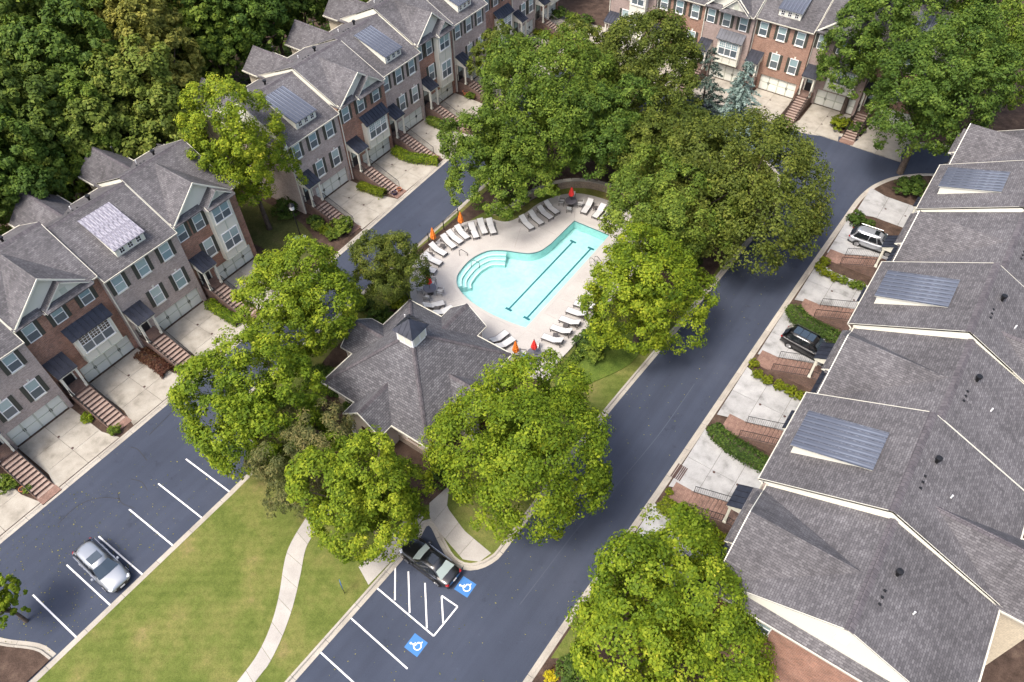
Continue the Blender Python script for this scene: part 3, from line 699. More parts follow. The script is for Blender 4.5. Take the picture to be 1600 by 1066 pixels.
    if wing:
        w0, w1 = xs(.05, 4.3); wy = D+2.6; we = eave+.0; wr = ridge-1.0; wx = (w0+w1)/2
        m = MB(); m.box(w0+.2, w1-.2, D-.3, wy, 0, we-.1); m.prism([(w0+.2, we-.1), (w1-.2, we-.1), (wx, wr-.2)], D-.3, wy, 'y'); rw = part('rear_wing', m, 'siding', H)
        m = MB()
        th = .1
        for xa, xb in ((w0-.2, wx), (w1+.2, wx)):
            m.prism([(xa, we-.15), (xb, wr), (xb, wr-th), (xa, we-.15-th)], yr+1.0, wy+.35, 'y', 0, 1)
        part('wing_roof', m, ['shingle', 'cream'], rw)
        m = MB(); m.prism([(wx-.19, wr-.12), (wx, wr+.03), (wx+.19, wr-.12), (wx, wr-.02)], yr+1.6, wy+.35, 'y'); part('ridge_cap', m, 'ridge_shingle', rw)
        m = MB(); m.box(w0-.3, w0-.205, D+.5, wy+.35, we-.28, we-.14); m.box(w1+.205, w1+.3, D+.5, wy+.35, we-.28, we-.14); part('gutter', m, 'trim', rw)
        m = MB(); m.lathe([(.06, -.3), (.06, .4), (.13, .42), (.0, .5)], 8); part('vent_pipe', m, 'black_metal', rw, (w1-.9, D+1.2, wr-.55))
    for end, xe, sg in ((endL, 0, -1), (endR, W, 1)):
        if not end: continue
        # pent roof and a window on the free end wall
        m = MB(); y0, y1 = -.3, D+.3; z = eave-.12
        def q(p): return (xe+sg*p[0], p[1])
        m.prism([q((.006, z+.5)), q((.62, z+.06)), q((.62, z-.06)), q((.006, z-.06))], y0, y1, 'y', 0, 1); part('pent_roof', m, ['shingle', 'cream'], H)
        m = MB(); m.box(*sorted((xe+sg*.63, xe+sg*.70)), y0, y1, z-.05, z+.08); part('gutter', m, 'trim', H)
        m = MB(); m.box(*sorted((xe+sg*.003, xe+sg*.05)), yr-.35, yr+.35, ridge-1.5, ridge-.85); part('gable_vent', m, 'white', H)
        for yy in ((3.1,) if not side_win else (2.2, yr+2.5)):
            window(H, xe, eave-2.6, .8, 1.3, 1, yy, up, lo, rz=(math.pi/2 if sg > 0 else -math.pi/2))
    return H
noisy('walk_step', [(.3, (.26, .19, .155)), (.7, (.36, .275, .23))], 2., .85, 12, .4)
FACE_RIGHT, FACE_DOWN, FACE_LEFT = math.pi/2, 0, -math.pi/2
def line_x(line, Y):
    for (x0, y0), (x1, y1) in zip(line, line[1:]):
        if y0 <= Y <= y1: return x0+(x1-x0)*(Y-y0)/(y1-y0)
    return line[0][0]
def left_house(Y0, W, xf, **k): house(loc=(xf, Y0), rz=FACE_RIGHT, W=W, **k); driveway(xf+.02, Y0+2.1*W/7.3, 0, 1, 4.95*W/7.3, line_x(LEFTK[:7], Y0+W/2)-xf-.26, 2, 3, .5)
LG = 'townhouses across the street from the parking stalls'; UG = 'townhouses across the street from the pool'
TG = 'townhouses at the far end of the loop'; RG = 'townhouses along the wide street'
BL = ('pane_blind', 'pane_screen'); PB = ('pane_blind', 'pane_blind')
left_house(-6.1, 7.3, -53.6, label='red brick townhouse beyond the car parked in the stalls, with a pale concrete driveway', kind='B', brick='red_brick', eave=9.0, ridge=12.0, group=LG)
left_house(1.15, 7.25, -52.95, label='grey brick townhouse with dark shutters facing the parked silver car', kind='A', brick='grey_brick', eave=8.75, ridge=11.75, group=LG)
left_house(8.4, 7.4, -53.85, label='red brick gabled townhouse whose bay has dark gridded windows, facing the parking stalls', kind='B', brick='red_brick', eave=9.3, ridge=12.35, group=LG, arch=True)
left_house(15.8, 7.45, -53.4, label='grey brick townhouse with a silvery weathered metal dormer roof', kind='A', brick='grey_brick', eave=8.75, ridge=11.8, group=LG, worn=True, upper=PB)
left_house(23.3, 6.95, -53.9, label='red brick end townhouse with a two-storey white bay, beside the side lawn and lamp post', kind='C', brick='red_brick', eave=8.95, ridge=11.95, group=LG, endR=True)
left_house(37.6, 7.2, -54.6, label='grey brick end townhouse with striped metal dormer roof beside the lamp post', kind='A', brick='grey_brick', eave=8.6, ridge=11.4, yr=5.6, group=UG, endL=True)
left_house(44.85, 7.05, -54.5, label='red brick gabled townhouse with a single-storey white bay across from the pool', kind='B', brick='red_brick', eave=9.1, ridge=11.8, yr=5.6, group=UG)
left_house(51.9, 6.85, -55.3, label='grey brick townhouse with metal dormer roof and stone-trimmed garage arch', kind='A', brick='grey_brick', eave=8.75, ridge=11.6, yr=5.6, group=UG)
left_house(58.75, 6.6, -55.8, label='red brick townhouse with a two-storey white bay and terracotta pots near its steps', kind='C', brick='red_brick', eave=9.2, ridge=12.1, yr=5.6, group=UG)
left_house(65.4, 6.7, -55.7, label='grey brick townhouse with metal dormer roof, behind the small crape myrtle', kind='A', brick='grey_brick', eave=8.9, ridge=11.8, yr=5.6, group=UG)
left_house(72.1, 6.3, -56.3, label='red brick gabled townhouse with black metal bay roof, two doors from the row end', kind='B', brick='red_brick', eave=9.3, ridge=12.2, yr=5.6, group=UG)
left_house(78.4, 5.5, -56.2, label='narrow grey brick townhouse beside the last red house of the long row', kind='A', brick='grey_brick', eave=8.9, ridge=11.8, yr=5.6, group=UG, wing=False)
left_house(83.9, 6.2, -56.4, label='last red brick townhouse of the long row, facing the shared concrete forecourt', kind='C', brick='red_brick', eave=9.1, ridge=12.0, yr=5.6, group=UG, wing=False, endR=True)
def top_house(X0, W, yf, **k): house(loc=(X0, yf), rz=FACE_DOWN, W=W, **k); driveway(X0+2.1*W/7.3, yf-.02, 1, 0, 4.95*W/7.3, yf-81.55, 2, 3, .45)
top_house(-46.0, 6.5, 86.2, label='rose brick end townhouse with a two-storey white bay beside the forecourt', kind='C', brick='rose_brick', eave=8.9, ridge=11.8, group=TG, endL=True)
top_house(-39.5, 6.55, 86.6, label='pink-red brick townhouse behind the olive-green trees at the loop end', kind='A', brick='pink_brick', eave=8.8, ridge=11.8, group=TG)
top_house(-32.95, 6.3, 86.4, label='rose brick gabled townhouse with a boxed bay behind the conifers', kind='B', brick='rose_brick', eave=8.95, ridge=11.9, group=TG)
top_house(-26.65, 7.0, 87.0, label='pink-red brick townhouse with metal dormer roof behind the blue spruce', kind='A', brick='pink_brick', eave=8.8, ridge=11.8, group=TG)
top_house(-19.65, 7.1, 87.5, label='rose brick gabled townhouse with brick steps running down beside a grass strip', kind='B', brick='rose_brick', eave=8.9, ridge=11.8, group=TG)
top_house(-12.5, 7.1, 88.0, label='pink-red brick townhouse half hidden by the broad dark maple at the far corner', kind='A', brick='pink_brick', eave=8.8, ridge=11.8, group=TG, endR=True)
def right_house(Ylo, Yhi, xf, **k):
    W = Yhi-Ylo
    house(loc=(xf, Yhi), rz=FACE_LEFT, W=W, mirror=True, porch_z=1.35, steps=10, run=3.1, **k)
    driveway(xf-.02, Yhi-.95*W/7.3, 0, -1, 4.55*W/7.3, xf-line_x(RIGHTK, (Ylo+Yhi)/2)-.30, 2, 3, .6, 'grey_concrete')
right_house(20.95, 28.7, -.75, label='grey roofed gabled end townhouse with red brick side wall, over the hedge and leaf-shaded drive', kind='B', brick='red_brick', eave=8.9, ridge=11.9, yr=6.6, group=RG, endR=True, wing=False)
right_house(28.7, 37.1, -1.35, label='grey roofed townhouse with blue-grey metal dormer roof beside the storm drain', kind='A', brick='grey_brick', eave=9.05, ridge=12.45, yr=6.9, group=RG)
right_house(37.1, 45.0, -.65, label='gabled townhouse with black SUV on the neighbouring drive and a small metal porch roof', kind='B', brick='red_brick', eave=8.9, ridge=12.2, yr=6.7, group=RG, wing=False)
right_house(45.0, 53.2, -1.15, label='dormered townhouse between the drives of the black and the silver SUV', kind='A', brick='grey_brick', eave=9.05, ridge=12.7, yr=6.8, group=RG)
right_house(53.2, 61.3, -.4, label='gabled townhouse beside the silver SUV drive with a row of round shrubs', kind='B', brick='red_brick', eave=9.0, ridge=12.2, yr=6.6, group=RG, wing=False)
right_house(61.3, 68.9, -.8, label='dormered townhouse by the street bend, with mulch and a young tree beside its drive', kind='A', brick='grey_brick', eave=9.1, ridge=12.5, yr=6.6, group=RG)
right_house(68.9, 75.4, -.1, label='last gabled townhouse of the wide street, behind the shrubs at the bend', kind='B', brick='red_brick', eave=9.1, ridge=12.2, yr=6.4, group=RG, endL=True, stairs=False)

# ------------------------------------------------------------------ clubhouse
def clubhouse():
    H = thing('clubhouse', 'square poolside clubhouse with steep grey hip roof, four gables and a white cupola', 'clubhouse', (-29.25, 26.5, .13))
    h = 5.55; e = 3.1; sl = .80; ap = e+sl*h
    m = MB(); m.box(-4.9, 4.9, -4.9, 4.9, 0, e+.2); part('wall', m, 'club_wall', H)
    m = MB(); m.box(-4.95, 4.95, -4.95, 4.95, 0, .75); part('plinth', m, 'block_wall', H)
    m = MB()
    c = [(-h, -h), (h, -h), (h, h), (-h, h)]
    for k in range(4):
        a, b = c[k], c[(k+1) % 4]
        m.poly([(a[0], a[1], e), (b[0], b[1], e), (0, 0, ap)])
    rf = part('roof', m, 'club_shingle', H)
    m = MB(); m.poly([(x*.995, y*.995, e-.13) for x, y in c][::-1]); part('soffit', m, 'cream', rf)
    for k in range(4):
        m = MB(); m.box(-h-.05, h+.05, -h-.1, -h-.003, e-.15, e+.012); part('gutter', m, 'trim', rf, None, k*math.pi/2)
        m = MB(); a = Vector((h, -h, e)); b = Vector((.4, -.4, ap-.4*sl)); t = Vector((1, 1, 0)).normalized()*.17
        m.poly([a-t+Vector((0, 0, -.02)), a+t+Vector((0, 0, -.02)), b+t, b-t]); 
        m.v = [(x, y, z+.0) for x, y, z in m.v]
        i = len(m.v); m.v += [tuple(a+Vector((0, 0, .09))), tuple(b+Vector((0, 0, .12)))]
        m.f = [(1, 2, i+1, i), (0, i, i+1, 3)]; m.m = [0, 0]
        part('hip_cap', m, 'ridge_shingle', rf, None, k*math.pi/2)
        # gable on each side: rotate a -Y facing gable
        g = obj('side_gable', None, H, (0, 0, 0), k*math.pi/2)
        hw = 1.95; pz = e+hw*.86; yo = -h-1.35; yb = -h+(pz-e)/sl+.1
        m = MB(); m.prism([(-hw+.25, .0), (hw-.25, 0), (hw-.25, e+.12), (0, pz-.2), (-hw+.25, e+.12)], yo+.35, -4.5, 'y'); part('gable_wall', m, 'club_wall', g)
        m = MB()
        for s in (-1, 1):
            m.poly([(s*hw, yo, e+.02), (0, yo, pz), (0, yb, pz), (s*hw, -h+.03, e+.02)][::s])
        part('gable_roof', m, 'club_shingle', g)
        m = MB()
        for s in (-1, 1): m.prism([(s*hw, e-.14), (s*hw, e+.03), (0, pz+.01), (0, pz-.17)], yo-.04, yo+.02, 'y')
        part('rake_board', m, 'cream', g)
        for s in (-1, 1):
            m = MB(); m.box(s*hw-.05, s*hw+.05, yo, -h-.1, e-.1, e+.015); part('gutter', m, 'trim', g)
        m = MB(); m.poly([(-.2, yo, pz-.14), (.0, yo, pz+.05), (0, yb+.1, pz+.05), (-.2, yb-.1, pz-.14)][::-1]); m.poly([(.2, yo, pz-.14), (.0, yo, pz+.05), (0, yb+.1, pz+.05), (.2, yb-.1, pz-.14)]); part('ridge_cap', m, 'ridge_shingle', g)
        m = MB(); m.box(-.5, .5, yo+.31, yo+.348, .05, 2.15); part('door', m, 'door', g)
        for s in (-1, 1):
            m = MB(); m.box(-.7, .7, -.05, .0, 0, 1.3); wn = part('window', m, 'white', H)
            wn.rotation_euler = (0, 0, k*math.pi/2); wn.location = Matrix.Rotation(k*math.pi/2, 3, 'Z') @ Vector((s*3.4, -4.905, 1.1))
            m = MB(); m.box(-.6, .6, -.07, -.052, .1, 1.2); part('pane', m, 'wood_deck' if k == 0 and s > 0 else 'pane_dark', wn)
        for s in (-1, 1):
            m = MB(); m.box(-.1, .1, -.1, .1, 0, e-.02); part('post', m, 'white', H, tuple(Matrix.Rotation(k*math.pi/2, 3, 'Z') @ Vector((s*1.5, yo+.2, 0))))
    # cupola
    cz = ap-.72; cup = obj('cupola', None, H, (0, 0, cz)); q = .82
    m = MB(); m.box(-q, q, -q, q, -.6, 1.35); part('box', m, 'white', cup)
    for k in range(4):
        m = MB(); m.box(-q+.16, q-.16, -q-.03, -q-.004, .3, 1.15); lv = part('louver', m, 'cream', cup, None, k*math.pi/2)
        m = MB(); m.box(-.05, .05, -q-.05, -q-.031, .3, 1.15); part('mullion', m, 'white', cup, None, k*math.pi/2)
    m = MB(); o = q+.22
    cc = [(-o, -o), (o, -o), (o, o), (-o, o)]
    for k in range(4): a, b = cc[k], cc[(k+1) % 4]; m.poly([(a[0], a[1], 1.36), (b[0], b[1], 1.36), (0, 0, 2.35)])
    m.poly([(x, y, 1.355) for x, y in cc][::-1]); cr = part('cupola_roof', m, 'porch_metal', cup)
    for k in range(4):
        for j in (-2, -1, 0, 1, 2):
            t = j*o/2.5; m = MB(); zt = 1.36+(o-abs(t))/o*.99; m.cyl((t, -o, 1.37), (t, -abs(t), zt), .022, n=4); part('roof_seam', m, 'porch_metal', cup, None, k*math.pi/2)
    m = MB(); m.lathe([(.05, 2.3), (.05, 2.5), (.1, 2.58), (.0, 2.7)], 8); part('finial', m, 'porch_metal', cup)
    m = MB(); m.cyl((0, 0, -.3), (0, 0, .35), .05, n=8); part('vent_pipe', m, 'white', rf, (-3.3, 2.6, e+sl*(h-3.3)))
plain('club_wall', (.50, .43, .38), .7)
clubhouse()

# ------------------------------------------------------------------ pool
def deck():
    D0 = [(-40.2, 39.9), (-40.15, 42.4), (-40.0, 44.9), (-39.0, 46.8), (-37.7, 47.9), (-36.1, 48.4), (-35.4, 49.5), (-35.1, 50.9), (-34.8, 53.0), (-33.9, 55.0), (-32.6, 56.4), (-31.0, 57.1), (-28.8, 57.4), (-26.4, 57.2), (-23.5, 55.8), (-21.6, 52.8), (-21.2, 48), (-21.2, 40.1), (-21.2, 35.1), (-21.3, 33.2), (-27, 32.4), (-35.3, 32.6), (-37.0, 34.2), (-38.9, 36.3), (-40.0, 38.2)]
    dk = struct(slab('pool_deck', smooth_line(D0, True, 4), .05, .15, 'deck_concrete', hole=PIT))
    # saw-cut joints as pale sealed strips
    for a, b in (((660, 293), (625, 405)), ((690, 310), (800, 415)), ((770, 285), (880, 335)), ((880, 215), (975, 245)), ((985, 175), (978, 245)), ((905, 715), (1010, 745)), ((800, 795), (870, 830)), ((700, 900), (640, 950)), ((690, 893), (760, 930)), ((430, 765), (520, 800)), ((180, 515), (275, 530)), ((330, 440), (355, 470)), ((985, 605), (1030, 615)), ((210, 745), (310, 710))):
        p, q = G(640+a[0]/3.806, 280+a[1]/3.806, .15), G(640+b[0]/3.806, 280+b[1]/3.806, .15)
        o = stripe(p, q, .05, 'walk_concrete', 'joint', .004); o.parent = dk; o.location.z = .15
    return dk
dk = deck()
def pool():
    root = struct(obj('swimming_pool', None)); F = -1.0
    slab('basin_floor', PIT, F-.2, F, 'pool_plaster', root)
    m = MB(); P = POOL if area(POOL) > 0 else POOL[::-1]; n = len(P)
    for k in range(n):
        a, b = P[k], P[(k+1) % n]; m.poly([(*a, .0), (*b, .0), (*b, F), (*a, F)])
    part('basin_wall', m, 'pool_plaster', root)
    m = MB(); g = grown(P, -.012)
    for k in range(n):
        a, b = g[k], g[(k+1) % n]; m.poly([(*a, .15), (*b, .15), (*b, -.02), (*a, -.02)])
    part('tile_band', m, 'pool_tile', root)
    cp = MB(); o = grown(P, .30); i_ = grown(P, -.03)
    for k in range(n):
        k2 = (k+1) % n
        cp.poly([(*i_[k], .165), (*i_[k2], .165), (*o[k2], .165), (*o[k], .165)][::-1]); cp.poly([(*i_[k], .165), (*i_[k2], .165), (*i_[k2], .10), (*i_[k], .10)]); cp.poly([(*o[k], .165), (*o[k2], .165), (*o[k2], .12), (*o[k], .12)][::-1])
    part('coping', cp, 'coping', root)
    m = MB(); m.poly([(x, y, .06) for x, y in P]); part('water', m, 'pool_water', root)
    arc = [p for p in _arc if p[0] < -33.2 and p[1] > 38.2]
    for k, (w0, w1, z) in enumerate(((.0, .5, -.14), (.45, .95, -.38), (.9, 1.4, -.62))):
        m = MB(); sweep(m, arc, [(-w0, F), (-w0, z), (-w1, z), (-w1, F)]); part('step', m, 'pool_plaster', root)
        m = MB(); sweep(m, arc, [(-w1+.14, z-.01), (-w1+.14, z+.008), (-w1-.008, z+.008), (-w1-.008, z-.02)]); part('step_edge', m, 'pool_step', root)
    for (a, b) in (((988, 373), (572, 773)), ((1092, 413), (682, 828))):
        A = G(640+a[0]/3.806, 280+a[1]/3.806, F); B = G(640+b[0]/3.806, 280+b[1]/3.806, F); m = MB()
        x = (A[0]+B[0])/2
        m.box(x-.09, x+.09, B[1], A[1], F-.01, F+.006); m.box(x-.36, x-.091, B[1]-.0, B[1]+.26, F-.01, F+.006); m.box(x+.091, x+.36, B[1], B[1]+.26, F-.01, F+.006); m.box(x-.36, x-.091, A[1]-.26, A[1], F-.01, F+.006); m.box(x+.091, x+.36, A[1]-.26, A[1], F-.01, F+.006)
        part('lane_line', m, 'pool_tile', root)
    for px, py, az in ((297, 455, .6), (368, 520, .8), (1070, 500, 0), (1100, 490, 0)):
        x, y = G(640+px/3.806, 280+py/3.806, .15); m = MB(); L = .8
        dx, dy = math.cos(az), math.sin(az); pts = [(x, y, .1), (x, y, .85), (x+dx*.25, y+dy*.25, .98), (x+dx*L, y+dy*L, .5), (x+dx*L, y+dy*L, -.2)]
        for p, q in zip(pts, pts[1:]): m.cyl(p, q, .03, n=6)
        part('handrail', m, 'chrome' if px > 500 else 'black_metal', root)
pool()
def zz5(px, py, z=.15): return G(640+px/3.806, 280+py/3.806, z)
# loungers
def lounger_proto():
    t = thing('lounger', '', 'lounger'); W = .34
    m = MB()
    for s in (-1, 1): m.box(-1.0, 1.0, s*W-.025, s*W+.025, .30, .36)
    for x in (-.98, .98, -.2): m.box(x-.02, x+.02, -W+.026, W-.026, .305, .355)
    part('frame', m, 'dark_frame', t)
    for x in (-.9, .9):
        for s in (-1, 1): m = MB(); m.box(-.025, .025, -.025, .025, 0, .30); part('leg', m, 'dark_frame', t, (x, s*W, 0))
    m = MB(); m.box(-.24, .97, -W+.03, W-.03, .362, .385); part('sling', m, 'sling', t)
    m = MB(); m.prism([(-.25, .372), (-.25, .395), (-1.0, .80), (-1.01, .775)], -W+.02, W-.02, 'y'); br = part('backrest', m, 'sling', t)
    m = MB()
    for s in (-1, 1): m.prism([(-.25, .35), (-.25, .40), (-1.03, .82), (-1.03, .77)], s*W-.018, s*W+.018, 'y')
    m.box(-.75, -.71, -.2, .2, .3, .62); part('back_frame', m, 'dark_frame', br)
    return t
proto = lounger_proto(); index_kids(proto); first = [True]
LG1 = ('white sling lounger, {} from the olive-green tree in the row under the orange umbrellas', 'loungers by the orange umbrellas')
LG2 = ('white sling lounger before the curved block wall, {} from the red umbrella table', 'loungers before the block wall')
LG3 = ('white sling lounger beyond the red umbrella table, {} from it towards the light green elm', 'loungers beside the far table')
LG4 = ('white sling lounger along the straight pool side, {} from the blue towel table', 'loungers along the straight pool side')
LG5 = ('white sling lounger by the clubhouse corner, {} from the orange umbrella', 'loungers at the clubhouse corner')
LG6 = ('white sling lounger by the small clubhouse gable, {} from the shaded table', 'loungers by the shaded table')
LNG = [  # head, foot in photo pixels of an enlarged crop
       ((60, 520), (145, 545), LG1), ((95, 460), (185, 500), LG1), ((122, 395), (220, 450), LG1), ((190, 340), (275, 412), LG1), ((225, 318), (315, 382), LG1), ((275, 285), (352, 358), LG1), ((362, 270), (402, 355), LG1), ((415, 245), (452, 330), LG1), ((470, 245), (502, 328), LG1),
       ((655, 225), (738, 302), LG2), ((710, 200), (795, 272), LG2), ((762, 172), (852, 238), LG2), ((803, 142), (888, 207), LG2),
       ((1082, 128), (1028, 207), LG3), ((1157, 160), (1093, 233), LG3), ((1205, 172), (1140, 248), LG3),
       ((910, 975), (788, 930), LG4), ((962, 920), (840, 875), LG4), ((1012, 868), (893, 823), LG4), ((1050, 815), (935, 775), LG4), ((1090, 770), (985, 735), LG4),
       ((495, 970), (572, 912), LG5), ((528, 1005), (612, 950), LG5), ((95, 760), (195, 735), LG6), ((165, 803), (243, 765), LG6)]
ORD = ('first', 'second', 'third', 'fourth', 'fifth', 'sixth', 'seventh', 'eighth', 'ninth'); cnt = {}
for hd, ft, (lab, grp) in LNG:
    i_ = cnt.get(grp, 0); cnt[grp] = i_+1; tot = sum(1 for q in LNG if q[2][1] == grp)
    lab = lab.format(ORD[tot-1-i_ if grp in (LG2[1], LG5[1]) else i_])
    a = zz5(*hd, .5); b = zz5(*ft, .5); c = ((a[0]+b[0])/2, (a[1]+b[1])/2); an = math.atan2(b[1]-a[1], b[0]-a[0])
    o = proto if first[0] else copytree(proto)
    first[0] = False
    o.location = (*c, .15); o.rotation_euler = (0, 0, an); o['label'] = lab; o['group'] = grp
# tables, chairs, umbrellas
def chair_proto():
    t = thing('patio_chair', '', 'chair'); m = MB(); m.box(-.25, .25, -.25, .25, .42, .45); part('seat', m, 'sling', t)
    m = MB(); m.prism([(.22, .45), (.26, .45), (.38, .92), (.34, .92)], -.25, .25, 'x'); part('backrest', m, 'sling', t)
    for sx in (-1, 1):
        for sy in (-1, 1): m = MB(); m.cyl((sx*.27, sy*.25, 0), (sx*.27, sy*.25, .64 if sy < 0 else .45), .022, n=5); part('leg', m, 'dark_frame', t)
        m = MB(); m.box(sx*.27-.03, sx*.27+.03, -.27, .33, .63, .66); part('armrest', m, 'dark_frame', t)
    return t
chp = chair_proto(); index_kids(chp); cf = [True]
def closed_umbrella(x, y, mat, label, z0, hgt=2.25, base=True):
    t = thing('umbrella', label, 'umbrella', (x, y, z0)); m = MB(); m.cyl((0, 0, 0), (0, 0, hgt), .025, n=6); part('pole', m, 'dark_frame', t)
    m = MB(); n = 12; prof = [(.20, .78), (.27, .95), (.23, 1.25), (.17, 1.6), (.10, 1.95), (.04, 2.2), (.0, 2.27)]; i = 0
    for (rr, z) in prof:
        for k in range(n):
            an = 2*math.pi*k/n; q = rr*(1.18 if k % 2 else .8); m.v.append((q*math.cos(an), q*math.sin(an), z*hgt/2.25))
    for j in range(len(prof)-1):
        for k in range(n): k2 = (k+1) % n; m.f.append((j*n+k, j*n+k2, (j+1)*n+k2, (j+1)*n+k)); m.m.append(0)
    part('canopy', m, mat, t)
    m = MB(); m.cyl((0, 0, 1.3*hgt/2.25), (0, 0, 1.36*hgt/2.25), .25, n=10); part('tie_strap', m, mat, t)
    m = MB(); m.lathe([(.04, hgt+.0), (.05, hgt+.06), (0, hgt+.1)], 8); part('finial', m, 'dark_frame', t)
    if base: m = MB(); m.lathe([(.28, 0), (.28, .07), (.06, .1), (.05, .3), (0, .3)], 14); part('base', m, 'dark_frame', t)
def patio_table(px, py, wh, lab_extra, rot=.4):
    x, y = zz5(px, py, .85)
    t = thing('patio_table', 'round dark patio table '+wh, 'table', (x, y, .15), 0, 'round patio tables')
    m = MB(); m.lathe([(.0, .74), (.62, .74), (.64, .72), (.62, .69), (0, .69)], 22); part('top', m, 'table_top', t)
    m = MB(); m.lathe([(.05, .1), (.05, .69)], 8); part('pedestal', m, 'dark_frame', t)
    m = MB(); m.lathe([(.32, 0), (.30, .06), (.06, .12), (0, .12)], 14); part('base', m, 'dark_frame', t)
    for k in range(4):
        an = rot+k*math.pi/2; o = chp if cf[0] else copytree(chp); cf[0] = False
        o.location = (x+.98*math.cos(an), y+.98*math.sin(an), .15); o.rotation_euler = (0, 0, an-math.pi/2)
        o['label'] = 'pale sling patio chair with dark legs at the table '+wh; o['group'] = 'patio chairs at the table '+wh
    closed_umbrella(x, y, 'red_cloth', 'closed red umbrella standing in the table '+wh, .90, 1.75, False)
    return x, y
patio_table(960, 128, 'before the curved block wall', '')
patio_table(120, 648, 'half under the olive-green tree', '')
tx, ty = patio_table(740, 1035, 'near the clubhouse and blue towel', '')
for px, py, lab in ((145, 388, 'closed orange umbrella between loungers nearest the olive-green tree'), (308, 292, 'closed orange umbrella standing at the mulch edge behind the curved lounger row'), (632, 1060, 'closed orange umbrella beside the yellow flowers at the clubhouse')):
    x, y = zz5(px, py, .15); closed_umbrella(x, y, 'orange_cloth', lab, .15)
def side_table(px, py, lab):
    x, y = zz5(px, py, .45); t = thing('side_table', lab, 'side table', (x, y, .15), .4, 'small side tables')
    m = MB(); m.box(-.24, .24, -.24, .24, .38, .42); part('top', m, 'dark_frame', t)
    for a in (-1, 1):
        for b in (-1, 1): m = MB(); m.box(a*.2-.02, a*.2+.02, b*.2-.02, b*.2+.02, 0, .38); part('leg', m, 'dark_frame', t)
for px, py, lab in ((195, 398, 'small dark side table between loungers behind the first orange umbrella'), (122, 448, 'small dark side table among the shaded loungers of the curved row'), (868, 932, 'small dark side table between the two loungers close to the blue towel table'), (928, 872, 'small dark side table further along the straight pool side loungers'), (1105, 172, 'small dark side table between loungers beside the far table'), (160, 772, 'small dark side table between loungers at the small clubhouse gable'), (350, 312, 'small dark side table by the second orange umbrella')):
    side_table(px, py, lab)
m = MB(); m.prism([(-.3, .02), (.3, .0), (.34, .05), (.1, .12), (-.25, .1)], -.35, .35, 'y'); m.prism([(-.2, .09), (.1, .11), (.0, .2), (-.15, .18)], -.25, .2, 'y')
x, y = zz5(690, 1075, .5); part('towel', m, 'blue_towel', None, (x, y, .6), .5, label='bright blue towel draped over a patio chair by the clubhouse', category='towel')
# curved block wall behind the deck
wl = smooth_line([(-38.6, 48.2), (-36.6, 49.3), (-36.0, 51.3), (-35.7, 53.3), (-34.6, 55.6), (-33.1, 57.2), (-31.1, 58.2), (-28.4, 58.5), (-25.6, 58.0), (-22.6, 56.4), (-20.6, 53)], sub=6)
rw = thing('retaining_wall', 'curved tan block wall with a capstone behind the pool deck', 'wall', (0, 0, 0)); m = MB(); sweep(m, wl, [(.0, .1), (.0, 1.05), (.35, 1.05), (.35, .1)][::-1]); part('block_course', m, 'block_wall', rw)
cs = resample(wl, .9)
for a, b in zip(cs, cs[1:]):
    d = (b-a)/np.hypot(*(b-a)); m = MB(); sweep(m, [(0, 0), tuple((b-a)-d*.012)], [(-.06, 1.05), (-.06, 1.14), (.42, 1.14), (.42, 1.05)][::-1]); part('capstone', m, 'kerb_concrete', rw, (*a, .002))
# black metal fence round the pool
def metal_fence(pts, label, h=1.2, z0=.13):
    t = thing('pool_fence', label, 'fence'); P = resample(pts, 2.4)
    for p in P: m = MB(); m.box(-.035, .035, -.035, .035, 0, h+.08); part('post', m, 'black_metal', t, (*p, z0))
    for a, b in zip(P, P[1:]):
        m = MB()
        for z in (.12, h-.12, h): m.cyl((*a, z0+z), (*b, z0+z), .02, n=4)
        n = 18
        for k in range(1, n): q = a+(b-a)*k/n; m.cyl((*q, z0+.1), (*q, z0+h), .010, n=4, cap=False)
        part('fence_panel', m, 'black_metal', t)
metal_fence([(-20.9, 32.8), (-20.6, 38), (-20.5, 47), (-20.6, 52)], 'black metal pool fence running through the dark verge grass beside the straight pool side')
metal_fence([(-40.55, 46.2), (-40.7, 40), (-40.2, 37.2), (-38.6, 34.8), (-36.6, 33.6)], 'black metal pool fence behind the orange umbrellas and olive-green tree')

